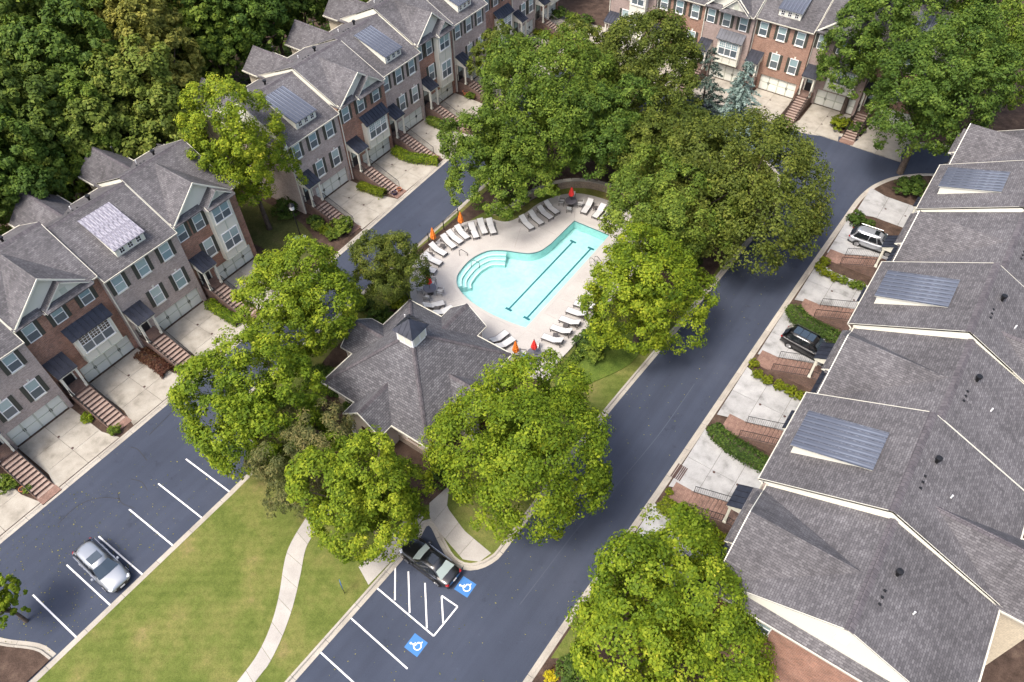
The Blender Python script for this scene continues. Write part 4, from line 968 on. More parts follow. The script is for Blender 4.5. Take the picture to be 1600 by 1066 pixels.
# ------------------------------------------------------------------ vehicles
def car(label, loc, rz, paint, suv, L=4.75, roof_mat=None, sunroof='car_glass', screen='car_screen', rear_screen='car_glass', group=None, rails=True, cat='car', name='parked_car'):
    t = thing(name, label, cat, (*loc, .0), rz); hL = L/2
    if suv: st = [(-hL, .45, .92, .62, .74, .70), (-hL+.12, .32, 1.02, .80, .88, .82), (-hL+.7, .25, 1.05, .86, .94, .86), (-.3, .24, 1.02, .88, .95, .87), (.75, .24, 1.02, .88, .95, .86), (1.2, .25, 1.02, .87, .94, .80), (hL-.55, .27, .94, .84, .92, .74), (hL-.15, .32, .82, .72, .82, .64), (hL, .42, .68, .52, .62, .5)]
    else: st = [(-hL, .45, .88, .58, .70, .62), (-hL+.12, .32, .97, .76, .85, .76), (-hL+.8, .24, 1.0, .84, .91, .80), (-.3, .22, .95, .86, .92, .82), (.75, .22, .94, .86, .92, .82), (1.1, .23, .93, .85, .91, .78), (hL-.55, .25, .84, .82, .89, .72), (hL-.15, .30, .74, .70, .80, .62), (hL, .40, .62, .50, .60, .48)]
    m = MB(); rows = []
    for (x, zl, zt, wl_, wm, wt) in st:
        zm = zl+(zt-zl)*.55
        half = [(wl_*.9, zl), (wm, zl+.12), (wm, zm), (wt+.04, zt-.05), (wt*.6, zt+.025)]
        ring = [(x, -y, z) for y, z in half] + [(x, y, z) for y, z in half[::-1]]
        rows.append(len(m.v)); m.v += ring
    n = 10
    for a, b in zip(rows, rows[1:]):
        for k in range(n): k2 = (k+1) % n; m.f.append((a+k, b+k, b+k2, a+k2)); m.m.append(0)
    m.f.append(tuple(rows[0]+k for k in range(n))); m.m.append(0); m.f.append(tuple(rows[-1]+k for k in range(n))[::-1]); m.m.append(0)
    body = part('body', m, paint, t, None, None, True)
    md = body.modifiers.new('s', 'SUBSURF'); md.levels = md.render_levels = 2
    # cabin
    if suv: xf, xrf, xrr, xb, zb, zr, wb, wr = 1.18, .42, -hL+.55, -hL+.10, 1.0, 1.66, .84, .64
    else: xf, xrf, xrr, xb, zb, zr, wb, wr = 1.0, .22, -1.05, -hL+.62, .93, 1.44, .80, .58
    def cab(x, z):   # half width at height
        return wb+(wr-wb)*(z-zb)/(zr-zb)
    m = MB(); rings = [(xf, xb, zb-.06, wb+.02), (xf-(xf-xrf)*.5, xb-(xb-xrr)*.5, (zb+zr)/2+.02, (wb+wr)/2+.02), (xrf, xrr, zr-.03, wr), (xrf-.25, xrr+.18, zr+.03, wr*.72)]
    for (a, b, z, w_) in rings:
        xs_ = [b, b+(a-b)*.33, b+(a-b)*.66, a]
        m.v += [(x, -w_, z) for x in xs_] + [(x, w_, z) for x in xs_[::-1]]
    for j in range(3):
        for k in range(8): k2 = (k+1) % 8; m.f.append((j*8+k, j*8+k2, (j+1)*8+k2, (j+1)*8+k)); m.m.append(0)
    for q in ((24, 25, 30, 31), (25, 26, 29, 30), (26, 27, 28, 29)): m.f.append(q); m.m.append(0)
    cb = part('cabin', m, paint, t, None, None, True)
    md = cb.modifiers.new('s', 'SUBSURF'); md.levels = md.render_levels = 1
    zc0, zc1 = zb+.07, zr-.07
    def xat(z, front): 
        k = (z-zb)/(zr-zb); return (xf+(xrf-xf)*k) if front else (xb+(xrr-xb)*k)
    for nm, fr, mt in (('windshield', 1, screen), ('rear_window', 0, rear_screen)):
        m = MB(); s = 1 if fr else -1; pts = []
        for z, kk in ((zc0-.03, .93), (zc1+.01, .90)):
            x = xat(z, fr)+s*.035; y = cab(0, z)*kk; pts.append((x, y))
        (x0, y0), (x1, y1) = pts; zt = zc1+.02; bw = .06*s
        p = [(x0, -y0, zc0-.03), (x0, y0, zc0-.03), (x1, y1, zt), (x1, -y1, zt)]
        mid0 = (x0+bw, 0, zc0-.03); mid1 = (x1+bw*.7, 0, zt)
        for q in ([p[0], mid0, mid1, p[3]], [mid0, p[1], p[2], mid1]): m.poly(q if fr else q[::-1])
        part(nm, m, mt, t, None, None, True)
    for s in (-1, 1):
        xs_ = [(xat(zc0, 0)+.20, xat(zc1, 0)+.16), (-.62 if suv else -.55, -.58), (.28, .05), (xat(zc0, 1)-.20, xat(zc1, 1)-.14)]
        for k in range(3):
            (a0, a1), (b0, b1) = xs_[k], xs_[k+1]; g = .035
            m = MB(); y0 = s*(cab(0, zc0)+.032); y1 = s*(cab(0, zc1)+.03)
            q = [(a0+g, y0, zc0), (b0-g, y0, zc0), (b1-g, y1, zc1), (a1+g, y1, zc1)]; m.poly(q if s < 0 else q[::-1]); part('side_window', m, 'car_glass', t)
        m = MB(); m.box(xat(zc0, 0)+.3, .95, s*(wb+.055)-.012, s*(wb+.055)+.012, zb+.015, zb+.045); part('window_trim', m, 'chrome', t)
        m = MB(); m.box(-.14, .08, -.09, .09, -.06, .07); mr = part('mirror', m, paint, t, (.78, s*(wb+.19), zb+.10)); md = mr.modifiers.new('b', 'BEVEL'); md.width = .04
        for x in (-.15, .72): m = MB(); m.box(-.1, .1, -.012, .012, -.015, .015); part('door_handle', m, 'chrome' if paint != 'paint_black' else 'black_trim', t, (x-.45, s*.945, zb-.12))
        m = MB(); m.box(-1.3, 1.25, s*.90-.03, s*.90+.03, .2, .3); part('sill_trim', m, 'black_trim', t)
        if suv and rails: m = MB(); m.cyl((xrr+.1, s*wr*.95, zr+.07), (xrf-.1, s*wr*.95, zr+.07), .025, n=6); m.cyl((xrr+.1, s*wr*.95, zr), (xrr+.1, s*wr*.95, zr+.07), .025, n=6); m.cyl((xrf-.1, s*wr*.95, zr), (xrf-.1, s*wr*.95, zr+.07), .025, n=6); part('roof_rail', m, 'chrome' if paint != 'paint_black' else 'black_trim', t)
        for xw in (hL-.92, -hL+.98):
            rr = .36 if suv else .335; wx = obj('wheel', None, t, (xw, s*.82, rr))
            m = MB(); m.cyl((0, -.115, 0), (0, .115, 0), rr, n=22); m.cyl((0, s*.118, 0), (0, s*.10, 0), rr*.75, n=20); part('tyre', m, 'tyre', wx)
            m = MB(); m.cyl((0, s*.10, 0), (0, s*.128, 0), rr*.62, n=20)
            for k in range(5): an = 2*math.pi*k/5; m.cyl((0, s*.135, 0), (rr*.6*math.cos(an), s*.135, rr*.6*math.sin(an)), .03, n=4)
            part('rim', m, 'rim', wx)
            m = MB()
            for k in range(12):
                a0, a1 = math.pi*k/12, math.pi*(k+1)/12; ri, ro = rr+.02, rr+.085
                m.poly([(ri*math.cos(a0), s*.118, ri*math.sin(a0)), (ro*math.cos(a0), s*.112, ro*math.sin(a0)), (ro*math.cos(a1), s*.112, ro*math.sin(a1)), (ri*math.cos(a1), s*.118, ri*math.sin(a1))][::s])
            part('wheel_arch', m, 'black_trim', wx)
        m = MB(); m.box(-.26, .05, -.2, .2, -.07, .07); hl = part('headlight', m, 'head_light', t, (hL-.17, s*.56, .70 if suv else .64), -s*.45); md = hl.modifiers.new('b', 'BEVEL'); md.width = .05
        m = MB(); m.box(-.04, .22, -.17, .17, -.07, .07); tl = part('tail_light', m, 'tail_light', t, (-hL+.06, s*.60, .86 if suv else .82), s*.35); md = tl.modifiers.new('b', 'BEVEL'); md.width = .05
    m = MB(); m.box(-.05, .0, -.42, .42, -.14, .12); part('grille', m, 'black_trim', t, (hL-.005, 0, .52))
    m = MB(); m.box(-.02, .012, -.17, .17, -.06, .06); part('license_plate', m, 'plate', t, (hL+.02, 0, .46))
    m = MB(); m.box(-.012, .02, -.16, .16, -.05, .05); part('license_plate', m, 'plate', t, (-hL-.015, 0, .72))
    m = MB(); m.box(-hL+.02, -hL+.2, -.7, .7, .27, .4); m.box(hL-.2, hL-.04, -.55, .55, .26, .36); part('bumper', m, 'black_trim', t)
    if sunroof:
        nsec = 3 if (suv and paint == 'paint_black') else 1
        x0, x1 = (xrr+.25, xrf-.2) if nsec == 3 else ((xrf-.98, xrf-.22) if not suv or paint == 'paint_grey' else (xrf-.75, xrf-.25)); ww = .44 if nsec == 3 or paint == 'paint_grey' else .34
        for k in range(nsec):
            a = x0+(x1-x0)*k/nsec+.03; b = x0+(x1-x0)*(k+1)/nsec-.03
            m = MB(); m.box(a, b, -ww, ww, zr-.01, zr+.045); part('sunroof', m, sunroof, t)
    return t
car('silver-grey crossover car parked nose-in beside the lawn kerb', (-38.05, 1.0), R_(-2), 'paint_grey', True, 4.85, sunroof='car_screen', rails=False)
car('black sedan parked on the hatched disabled bay under the maple', (-18.75, 14.75), R_(178), 'paint_black', False, 4.75, screen='pale_screen', rear_screen='pale_screen', sunroof='car_glass')
car('silver SUV with a dark sunroof parked on a drive near the street bend', (-3.35, 66.1), R_(3), 'paint_silver', True, 4.9, cat='suv', name='parked_suv')
car('black SUV with a panoramic glass roof parked beside the long trimmed hedge', (-3.75, 49.4), R_(-5), 'paint_black', True, 4.9, sunroof='car_screen', cat='suv', name='parked_suv')

# ------------------------------------------------------------------ foliage
def leaf_mesh(name, P, N, size, tint, mat, seed, aspect=.62, droop=0.):
    """one small folded leaf per point"""
    rg = np.random.default_rng(seed); n = len(P)
    N = N/np.linalg.norm(N, axis=1, keepdims=True)
    r0 = rg.normal(size=(n, 3)); r0[:, 2] -= droop*2
    T = r0-(r0*N).sum(1, keepdims=True)*N; T /= np.linalg.norm(T, axis=1, keepdims=True); B = np.cross(N, T)
    s = (size*.92*np.clip(rg.lognormal(0, .32, n), .45, 1.9))[:, None]
    V = np.empty((n, 4, 3)); V[:, 0] = P-T*s*.5; V[:, 1] = P-B*s*aspect*.5+N*s*.12; V[:, 2] = P+T*s*.5-N*s*.05; V[:, 3] = P+B*s*aspect*.5+N*s*.12
    me = bpy.data.meshes.new(name); me.vertices.add(n*4); me.vertices.foreach_set('co', V.astype(np.float32).ravel())
    me.loops.add(n*4); me.loops.foreach_set('vertex_index', np.arange(n*4, dtype=np.int32))
    me.polygons.add(n); me.polygons.foreach_set('loop_start', np.arange(0, n*4, 4, dtype=np.int32)); me.polygons.foreach_set('loop_total', np.full(n, 4, np.int32))
    me.update(); a = me.attributes.new('tint', 'FLOAT', 'FACE'); a.data.foreach_set('value', np.clip(tint, 0, 1).astype(np.float32))
    me.materials.append(MATS[mat]); return me
def sph(rg, n):
    v = rg.normal(size=(n, 3)); return v/np.linalg.norm(v, axis=1, keepdims=True)
def crown_points(rx, ry, rz, seed, ncl, nleaf, clump=.10, low=-.55, lump=.16, up=.6, inner=.22, lobes=20):
    """lobes -> twig clumps on the lobes -> leaves on the clumps"""
    rg = np.random.default_rng(seed); R3 = np.array([rx, ry, rz]); rm = min(rx, ry)
    D = sph(rg, lobes*6); D = D[D[:, 2] > low][:lobes]
    for _ in range(25):
        d = D[:, None]-D[None]; q = (d**2).sum(2)+1e-2; D = D+.02*(d/q[..., None]**1.5).sum(1)*(8/len(D)); D /= np.linalg.norm(D, axis=1, keepdims=True)
    Lc = D*rg.uniform(.50, .70, len(D))[:, None]*(1+lump*rg.normal(size=len(D)))[:, None]; Lr = rg.uniform(.32, .46, len(D))
    k = rg.choice(len(D), ncl*6, p=Lr**2/(Lr**2).sum()); q = sph(rg, ncl*6); C = Lc[k]+q*Lr[k][:, None]*rg.uniform(.86, 1.06, ncl*6)[:, None]
    dist = np.linalg.norm(C[:, None]-Lc[None], axis=2)/Lr[None]; dist[np.arange(len(C)), k] = 9
    ok = (dist.min(1) > .86) & (q[:, 2] > -.6) & (C[:, 2] > low*.85); C = C[ok][:ncl]; n0 = len(C); kk = k[ok][:ncl]; qq = q[ok][:ncl]
    inn = sph(rg, int(ncl*inner))*rg.uniform(.2, .6, int(ncl*inner))[:, None]; C = np.vstack([C, inn]); qq = np.vstack([qq, sph(rg, len(inn))]); kk = np.concatenate([kk, rg.integers(0, len(D), len(inn))])
    C = C*R3; cr = clump*rm*rg.uniform(.7, 1.35, len(C))
    j = rg.integers(0, len(C), nleaf); L = sph(rg, nleaf); L = L+.5*qq[j]; L /= np.linalg.norm(L, axis=1, keepdims=True)
    P = C[j]+L*np.array([1.15, 1.15, .8])*(cr[j]*rg.uniform(.45, 1.08, nleaf))[:, None]
    N = L*.8+qq[j]*.35+np.array([0, 0, up])+rg.normal(size=L.shape)*.38
    ct = rg.random(len(C)); lt = rg.random(len(D))
    tint = ct[j]*.36+lt[kk[j]]*.16+rg.random(nleaf)*.48
    return P, N, tint, C
def trunk_mesh(zc, C, r0, seed, nl=7):
    rg = random.Random(seed); m = MB(); top = zc*.62
    pts = [Vector((0, 0, -.1)), Vector((rg.uniform(-.1, .1), rg.uniform(-.1, .1), top*.5)), Vector((rg.uniform(-.2, .2), rg.uniform(-.2, .2), top))]
    rr = [r0*1.25, r0*.9, r0*.7]
    for a, b, p, q in zip(pts, pts[1:], rr, rr[1:]): m.cyl(a, b, p, q, 8, cap=False)
    ids = sorted(range(len(C)), key=lambda i: rg.random())[:nl]
    for i in ids:
        tip = Vector(C[i])+Vector((0, 0, zc)); st = pts[1].lerp(pts[2], rg.uniform(.3, 1)); mid = st.lerp(tip, .5)+Vector((0, 0, .35)); m.cyl(st, mid, r0*.42, r0*.26, 6, cap=False); m.cyl(mid, tip, r0*.26, r0*.06, 5, cap=False)
    return m.mesh('trunk', ['bark'], True)
def tree(label, px, py, zc, r, rz, mat, seed, ncl=60, nleaf=22000, leaf=.30, ry=None, name='maple_tree', cat='tree', group=None, z0=.1, base=None, **kw):
    x, y = G(px, py, zc) if base is None else base
    t = thing(name, label, cat, (x, y, z0), 0, group); asp = kw.pop('aspect', .62); dr = kw.pop('droop', 0)
    P, N, ti, C = crown_points(r, ry or r, rz, seed, int(ncl*4.6), int(nleaf*1.68), lobes=max(12, ncl//4), **kw); leaf *= .68
    q = np.array([r/np.percentile(np.hypot(P[:, 0], P[:, 1]), 98.)]*2+[rz/np.percentile(np.abs(P[:, 2]), 98.)]); P = P*q; C = C*q
    obj('trunk', trunk_mesh(zc-z0, C, .035*r+.06, seed), t)
    obj('crown', leaf_mesh('crown', P, N, leaf, ti, mat, seed, asp, dr), t, (0, 0, zc-z0))
    return t
tree('large round maple between the parking street and the olive-green crape myrtle', 470, 472, 6.2, 5.3, 5.0, 'maple', 1, 75, 30000)
tree('bright maple overhanging the end of the parking stalls', 400, 640, 5.8, 5.3, 5.9, 'maple', 2, 85, 32000)
tree('bright maple standing where the winding footpath meets the disabled bay', 572, 780, 5.4, 4.8, 4.8, 'maple', 3, 70, 27000, .28)
tree('biggest bright maple, between the clubhouse entrance and the wide street', 813, 705, 6.4, 6.7, 6.2, 'maple', 4, 100, 40000, .29)
tree('round yellow-green maple on the kerb beside the straight pool side', 1005, 464, 6.0, 5.7, 5.4, 'maple', 5, 80, 30000)
tree('bright maple in front of the red brick end wall at the wide street', 1046, 990, 5.8, 6.7, 6.2, 'maple', 6, 110, 44000, .29)
tree('tall yellow-green maple on the side lawn between the two long rows', 372, 232, 9.4, 5.2, 6.8, 'maple', 7, 75, 28000, base=(-56.0, 33.8))
tree('olive-green crape myrtle beside the shaded pool table', 612, 420, 4.6, 3.9, 3.4, 'olive_leaf', 8, 55, 16000, .30, name='crape_myrtle', aspect=.35, droop=.5)
tree('weeping olive-brown evergreen between the two maples at the footpath', 484, 718, 4.7, 4.3, 3.8, 'weeping', 9, 50, 17000, .36, name='weeping_tree', aspect=.25, droop=1.2)
tree('green elm behind the second orange umbrella at the street kerb', 774, 258, 6.4, 5.9, 5.2, 'soft_green', 10, 75, 24000, .32)
tree('broad mid-green elm behind the curved block wall', 852, 176, 8.0, 8.0, 6.8, 'soft_green', 11, 110, 38000, .35)
tree('olive-bronze elm in the island before the loop-end townhouses', 1002, 118, 7.4, 7.2, 6.2, 'olive_leaf', 12, 95, 30000, .36)
tree('big olive-bronze elm leaning over the wide street', 1164, 304, 7.0, 8.4, 6.6, 'olive_leaf', 13, 130, 44000, .34)
tree('light green elm beside the pool wall behind the yellow-green maple', 1038, 336, 6.4, 6.6, 5.2, 'soft_green', 14, 80, 28000, .32)
tree('small crape myrtle at the kerb before the long row', 786, 92, 5.4, 3.9, 3.6, 'olive_leaf', 15, 50, 13000, .34, name='crape_myrtle')
tree('crape myrtle beside the shared forecourt', 975, 62, 5.6, 4.4, 3.8, 'olive_leaf', 16, 50, 13000, .34, name='crape_myrtle', base=(-42.5, 72.5))
tree('dark round maple on the mulch corner at the street bend', 1440, 160, 9.2, 7.2, 8.0, 'maple_deep', 17, 110, 36000, .36, base=(-4.7, 79.6))
tree('dark maple behind the round maple, at the loop-end townhouse', 1352, 78, 8.2, 5.6, 7.2, 'maple_deep', 18, 80, 24000, .38)
tree('tall light green tree behind the dark corner maple', 1560, 78, 8.4, 8.4, 7.5, 'soft_green', 19, 85, 24000, .40)
tree('dark tree beyond the exit road with a high crown', 1468, 34, 9.6, 7.2, 7.0, 'maple_deep', 20, 80, 20000, .42)
tree('small maple at the car park edge beyond the unmarked stalls', -2, 940, 3.6, 1.7, 2.0, 'maple', 21, 28, 5000, .26)
tree('dark magnolia behind the last red house of the long row', 890, 6, 5.0, 3.2, 4.4, 'maple_deep', 22, 50, 10000, .36, name='magnolia_tree', base=(-57.0, 95.5))
tree('dark green elm just behind the red umbrella at the block wall', 938, 208, 7.0, 5.2, 4.8, 'maple_deep', 23, 75, 22000, .33)
tree('olive elm between the spruces and the light green elm', 1044, 240, 6.6, 5.6, 4.6, 'olive_leaf', 24, 85, 26000, .35)
# conifers
def conifer(label, base, h, r, mat, seed, n=12000, name='spruce_tree'):
    rg = np.random.default_rng(seed); t = thing(name, label, 'tree', (*base, .1))
    m = MB(); m.cyl((0, 0, -.1), (0, 0, h*.95), .2, .03, 8); part('trunk', m, 'bark', t)
    nb = 150; hz = np.sort(rg.uniform(.06, .97, nb))*h; az = rg.uniform(0, 6.28, nb); ln = r*(1-hz/h)**.85*rg.uniform(.75, 1.12, nb)+.15
    k = rg.choice(nb, n, p=ln**1.3/(ln**1.3).sum()); s = rg.uniform(.12, 1.0, n)**.7
    side = rg.normal(size=n)*.16*(ln[k])*(1.05-s)
    x = ln[k]*s; P = np.stack([x*np.cos(az[k])-side*np.sin(az[k]), x*np.sin(az[k])+side*np.cos(az[k]), hz[k]-.28*ln[k]*s**1.3+rg.normal(size=n)*.05+.05], 1)
    N = np.stack([.25*np.cos(az[k]), .25*np.sin(az[k]), np.ones(n)], 1)+rg.normal(size=(n, 3))*.4
    obj('crown', leaf_mesh('crown', P, N, .26, .15+.45*s+.35*rg.random(n), mat, seed, .3), t)
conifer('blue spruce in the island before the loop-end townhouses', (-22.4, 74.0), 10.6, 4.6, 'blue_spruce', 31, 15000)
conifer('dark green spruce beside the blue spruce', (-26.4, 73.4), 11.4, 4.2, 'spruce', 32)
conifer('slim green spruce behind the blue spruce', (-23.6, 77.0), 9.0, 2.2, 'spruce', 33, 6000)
# the wood behind the long rows: individual trees sharing a few crowns
FOREST = {}
def forest_kind(kind):
    if kind in FOREST: return FOREST[kind]
    mat, r, rz, zc, seed, lf = dict(a=('forest_leaf', 6.2, 6.6, 11.5, 41, .44), b=('forest_leaf', 5.2, 7.2, 11.0, 42, .40), c=('soft_green', 4.8, 6.0, 9.5, 43, .38), y=('yellow_leaf', 3.9, 5.2, 9.0, 44, .34), d=('maple_deep', 5.6, 6.2, 10.5, 45, .42), o=('crape', 5.4, 4.6, 6.6, 46, .34))[kind]
    P, N, ti, C = crown_points(r, r, rz, seed, 330, 36000, lump=.2, lobes=18); lf *= .8; q_ = np.array([r/np.percentile(np.hypot(P[:, 0], P[:, 1]), 98)]*2+[rz/np.percentile(np.abs(P[:, 2]), 98)]); P = P*q_; C = C*q_
    FOREST[kind] = (trunk_mesh(zc, C, .3, seed), leaf_mesh('crown', P, N, lf, ti, mat, seed), zc)
    return FOREST[kind]
FK = dict(a='broad dark tree', b='tall dark tree', c='light green tree', y='yellowing tree', d='deep green tree', o='olive-green shrubby tree')
WOOD = [(60, 60, 'a', 1.15, 'in the deep wood far behind the parking-side row'), (150, 20, 'b', 1.1, 'at the back of the wood beside the yellowing trees'), (20, 150, 'a', 1.0, 'standing nearest the wood edge left of the roofs'), (130, 125, 'd', 1.1, 'in front of the broad dark trees of the wood'), (70, 205, 'b', 1.0, 'behind the first rear roof of the parking-side row'), (120, 235, 'c', .95, 'close behind the rear wing roofs'), (20, 275, 'd', .95, 'beside the rear wing at the wood edge'), (85, 300, 'b', .7, 'in the shade between the rear wings'),
        (238, 92, 'y', 1.3, 'with golden leaves above the olive shrubby tree'), (222, 34, 'y', 1.4, 'taller and paler behind the golden one'), (214, 190, 'o', 1.35, 'directly behind the red end house roof'), (332, 62, 'c', 1.0, 'with soft foliage over the timber fence corner'), (290, 10, 'b', 1.0, 'behind the soft light green tree'), (372, 30, 'd', 1.0, 'over the timber fence'), (425, 18, 'c', .85, 'over the timber fence near the far rear wings'), (300, 100, 'b', .7, 'in the shadow gap behind the fence'), (325, 135, 'c', .5, 'low beside the end house rear wing'), (460, -10, 'd', .9, 'behind the far rear wings'), (520, -25, 'b', .9, 'beyond the far rear wings of the long row'),
        (-25, 95, 'b', 1.0, 'on the outer side of the wood, two crowns from the golden tree'), (-35, 215, 'a', 1.0, 'at the outer edge of the wood level with the rear wings'), (180, 70, 'a', .9, 'between the golden tree and the deep wood'), (95, -15, 'd', 1.0, 'at the far rim of the wood'), (390, -15, 'a', 1.0, 'behind the fence trees at the far rim'), (-15, 335, 'b', .9, 'low at the wood edge beside the nearest rear wing'), (165, 175, 'd', .8, 'between the olive shrubby tree and the wood'), (270, 50, 'd', .8, 'in the dark gap beside the yellowing trees'), (-20, 15, 'a', 1.1, 'in the outermost corner of the wood')]
for i, (px, py, kd, sc, wh) in enumerate(WOOD):
    tm, cm, zc = forest_kind(kd); x, y = G(px, py, zc*sc)
    if x > -70.5 and kd not in 'o' and y < 66: x = -70.5-rng.uniform(0, 2)
    lab = f'{FK[kd]} {wh}' if wh else f'{FK[kd]} at the unseen outer edge of the wood'
    t = thing('woodland_tree', lab, 'tree', (x, y, -.06), rng.uniform(0, 6.28), 'trees of the wood'); t.scale = (sc, sc, sc)
    obj('trunk', tm, t); obj('crown', cm, t, (0, 0, zc))
# undergrowth of the wood
rg = np.random.default_rng(5); n = 60000
U = np.stack([rg.uniform(-128, -69.5, n), rg.uniform(-5, 105, n), np.zeros(n)], 1); U[:, 2] = np.abs(np.sin(U[:, 0]*.45)*np.cos(U[:, 1]*.39)+.5*np.sin(U[:, 0]*1.3+U[:, 1]))*2.0*rg.random(n)
o = obj('undergrowth', leaf_mesh('undergrowth', U, np.array([0, 0, 1.])+rg.normal(size=(n, 3))*.5, .55, rg.random(n)*.7, 'forest_leaf', 5)); o['kind'] = 'stuff'; o['label'] = 'dark low undergrowth of the wood behind the houses'; o['category'] = 'undergrowth'
# ------------------------------------------------------------------ shrubs and hedges
def shrub_mesh(kind):
    def mk():
        mat, r, n, lf, seed = dict(dark=('shrub', 1.0, 3600, .13, 51), green=('soft_green', 1.0, 3600, .13, 52), lime=('lime_shrub', 1.0, 3000, .14, 53), red=('red_shrub', 1.0, 3000, .13, 54), gold=('gold_flower', 1.0, 1800, .14, 55), maple=('maple', 1., 3000, .15, 56))[kind]
        P, N, ti, C = crown_points(1, 1, .85, seed, 90, n, clump=.16, low=-.35, lump=.06, lobes=9)
        P[:, 2] = np.maximum(P[:, 2]+.62, .0)
        return leaf_mesh('foliage', P, N, lf, ti, mat, seed)
    return cached(('shrub', kind), mk)
def shrub_core():
    def mk():
        m = MB()
        for k in range(7): a = k*.9; m.cyl((0, 0, -.1), (.55*math.cos(a), .55*math.sin(a), .95+.1*(k % 3)), .04, .012, 5)
        return m.mesh('stem', ['bark'])
    return cached('shrubcore', mk)
def shrub(label, x, y, r, h, kind='dark', z=.07, group=None, name='shrub', cat='shrub'):
    t = thing(name, label, cat, (x, y, z), rng.uniform(0, 6.28), group); t.scale = (r, r, h/1.45)
    obj('foliage', shrub_mesh(kind), t); obj('stem', shrub_core(), t); return t
def hedge(label, pts, w_, h, mat, seed, z=.07, dens=420):
    rg = np.random.default_rng(seed); pts = resample(smooth_line(pts, sub=5), .25); n = int(len(pts)*.25*dens*(w_+h))
    k = rg.integers(0, len(pts), n); P2 = np.array(pts)[k]; T = np.gradient(np.array(pts), axis=0)[k]; T /= np.linalg.norm(T, axis=1, keepdims=True)
    a = rg.uniform(-.25, math.pi+.25, n); ww = (w_/2)*(1+.13*np.sin(k*.35+seed)); rad = rg.uniform(.82, 1.05, n)
    off = np.sign(np.cos(a))*np.abs(np.cos(a))**.6*ww*rad; z_ = np.clip(np.abs(np.sin(a))**.5*np.sign(np.sin(a)), 0, 1)*h*rad*(1+.07*np.sin(k*.5))
    P = np.stack([P2[:, 0]-T[:, 1]*off+rg.normal(size=n)*.08, P2[:, 1]+T[:, 0]*off+rg.normal(size=n)*.08, z_+z], 1)
    N = np.stack([-T[:, 1]*np.cos(a), T[:, 0]*np.cos(a), np.sin(a)+.5], 1)+rg.normal(size=(n, 3))*.45
    t = thing('hedge', label, 'hedge'); obj('foliage', leaf_mesh('foliage', P, N, .15, rg.random(n)*.75+.1*np.sin(k*.4), mat, seed), t)
    m = MB(); pl = [tuple(p) for p in pts[::2]]; sweep(m, pl, [(w_*.36, 0), (w_*.36, h*.75), (-w_*.36, h*.75), (-w_*.36, 0)]); part('core', m, 'bark', t)
# wide-street front gardens: hedge 1 m off each party line
hedge('clipped green hedge beside the storm-drain drive, thick at the kerb', [G(960+x_/4.442, 640+y_/4.442, .5) for x_, y_ in ((690, 130), (725, 175), (800, 235), (900, 300), (1040, 385))], 1.35, 1.0, 'shrub', 61)
hedge('clipped green hedge beside the black SUV', [G(1100+x_/3.136, 440+y_/3.136, .5) for x_, y_ in ((440, 135), (455, 170), (510, 210), (580, 245), (660, 285))], 1.45, 1.0, 'shrub', 62)
hedge('lime-tipped hedge below the railed brick steps near the storm drain', [G(960+x_/4.442, 640+y_/4.442, .4) for x_, y_ in ((330, 650), (400, 705), (520, 780), (640, 850), (750, 930))], 1.15, .8, 'lime_shrub', 63)
shrub('clipped round hedge bush at the tail of the silver SUV', -6.0, 68.6, 1.0, 1.3, 'dark'); shrub('smaller clipped bush beside the round bush behind the silver SUV', -4.7, 68.6, .7, .9, 'dark')
for i, (px, py) in enumerate(((1177, 569), (1184, 585), (1199, 594), (1217, 602), (1234, 611), (1250, 620))):
    x, y = G(px, py, .4); shrub(('first' if i == 0 else ('second', 'third', 'fourth', 'fifth', 'sixth')[i-1])+' round lime shrub from the kerb in the bed beside the black SUV drive', x, y, .5+.02*i, .75, 'lime', group='lime shrubs beside the black SUV drive')
for i, (px, py) in enumerate(((1288, 409), (1280, 418), (1289, 427), (1302, 433), (1317, 438), (1333, 445), (1344, 447))):
    x, y = G(px, py, .4); shrub(('first', 'second', 'third', 'fourth', 'fifth', 'sixth', 'seventh')[i]+' green shrub from the kerb in the bed beside the silver SUV drive', x, y, .55, .8, 'lime' if i < 4 else 'green', group='shrubs beside the silver SUV drive')
shrub('tiny lime shrub beside the storm-drain steps', *G(1045, 770, .3), .35, .5, 'lime')
shrub('dark rounded bush beside the bed at the street bend', *G(1425, 293, .6), 1.8, 1.6, 'dark')
# parking-side front gardens
for px, py, r_, k, lab in ((135, 652, .55, 'maple', 'small bright shrub next to brick steps facing the stalls'), (178, 672, .6, 'green', 'round green shrub at the foot of the brick steps facing the stalls'), (12, 757, .9, 'green', 'green shrub beside the steps with the fern pot'), (42, 763, .45, 'green', 'potted fern at the foot of the brick steps')):
    shrub('rounded '+lab if not lab.startswith(('round', 'small', 'green', 'potted')) else lab, *G(px, py, .4), r_, r_*1.2, k)
hedge('reddish barberry hedge between drive and steps under the grey brick house', [G(222, 552, .3), G(240, 565, .3), G(262, 582, .3)], 1.2, .6, 'red_shrub', 64)
hedge('bright green hedge along the steps of the red end house', [G(328, 475, .4), G(345, 487, .4), G(372, 503, .4)], .9, .8, 'maple', 65)
hedge('golden-green hedge beside the steps across from the orange umbrellas', [G(562, 291, .4), G(578, 296, .4), G(600, 303, .4)], .9, .8, 'lime_shrub', 66)
hedge('clipped hedge along the steps of the grey house with the stone garage arch', [G(617, 236, .4), G(635, 245, .4), G(660, 250, .4), G(683, 252, .4)], 1.1, .9, 'maple', 67)
hedge('low hedge beside the steps of the red house with terracotta pots', [G(670, 188, .4), G(690, 196, .4), G(706, 203, .4)], 1.0, .8, 'soft_green', 68)
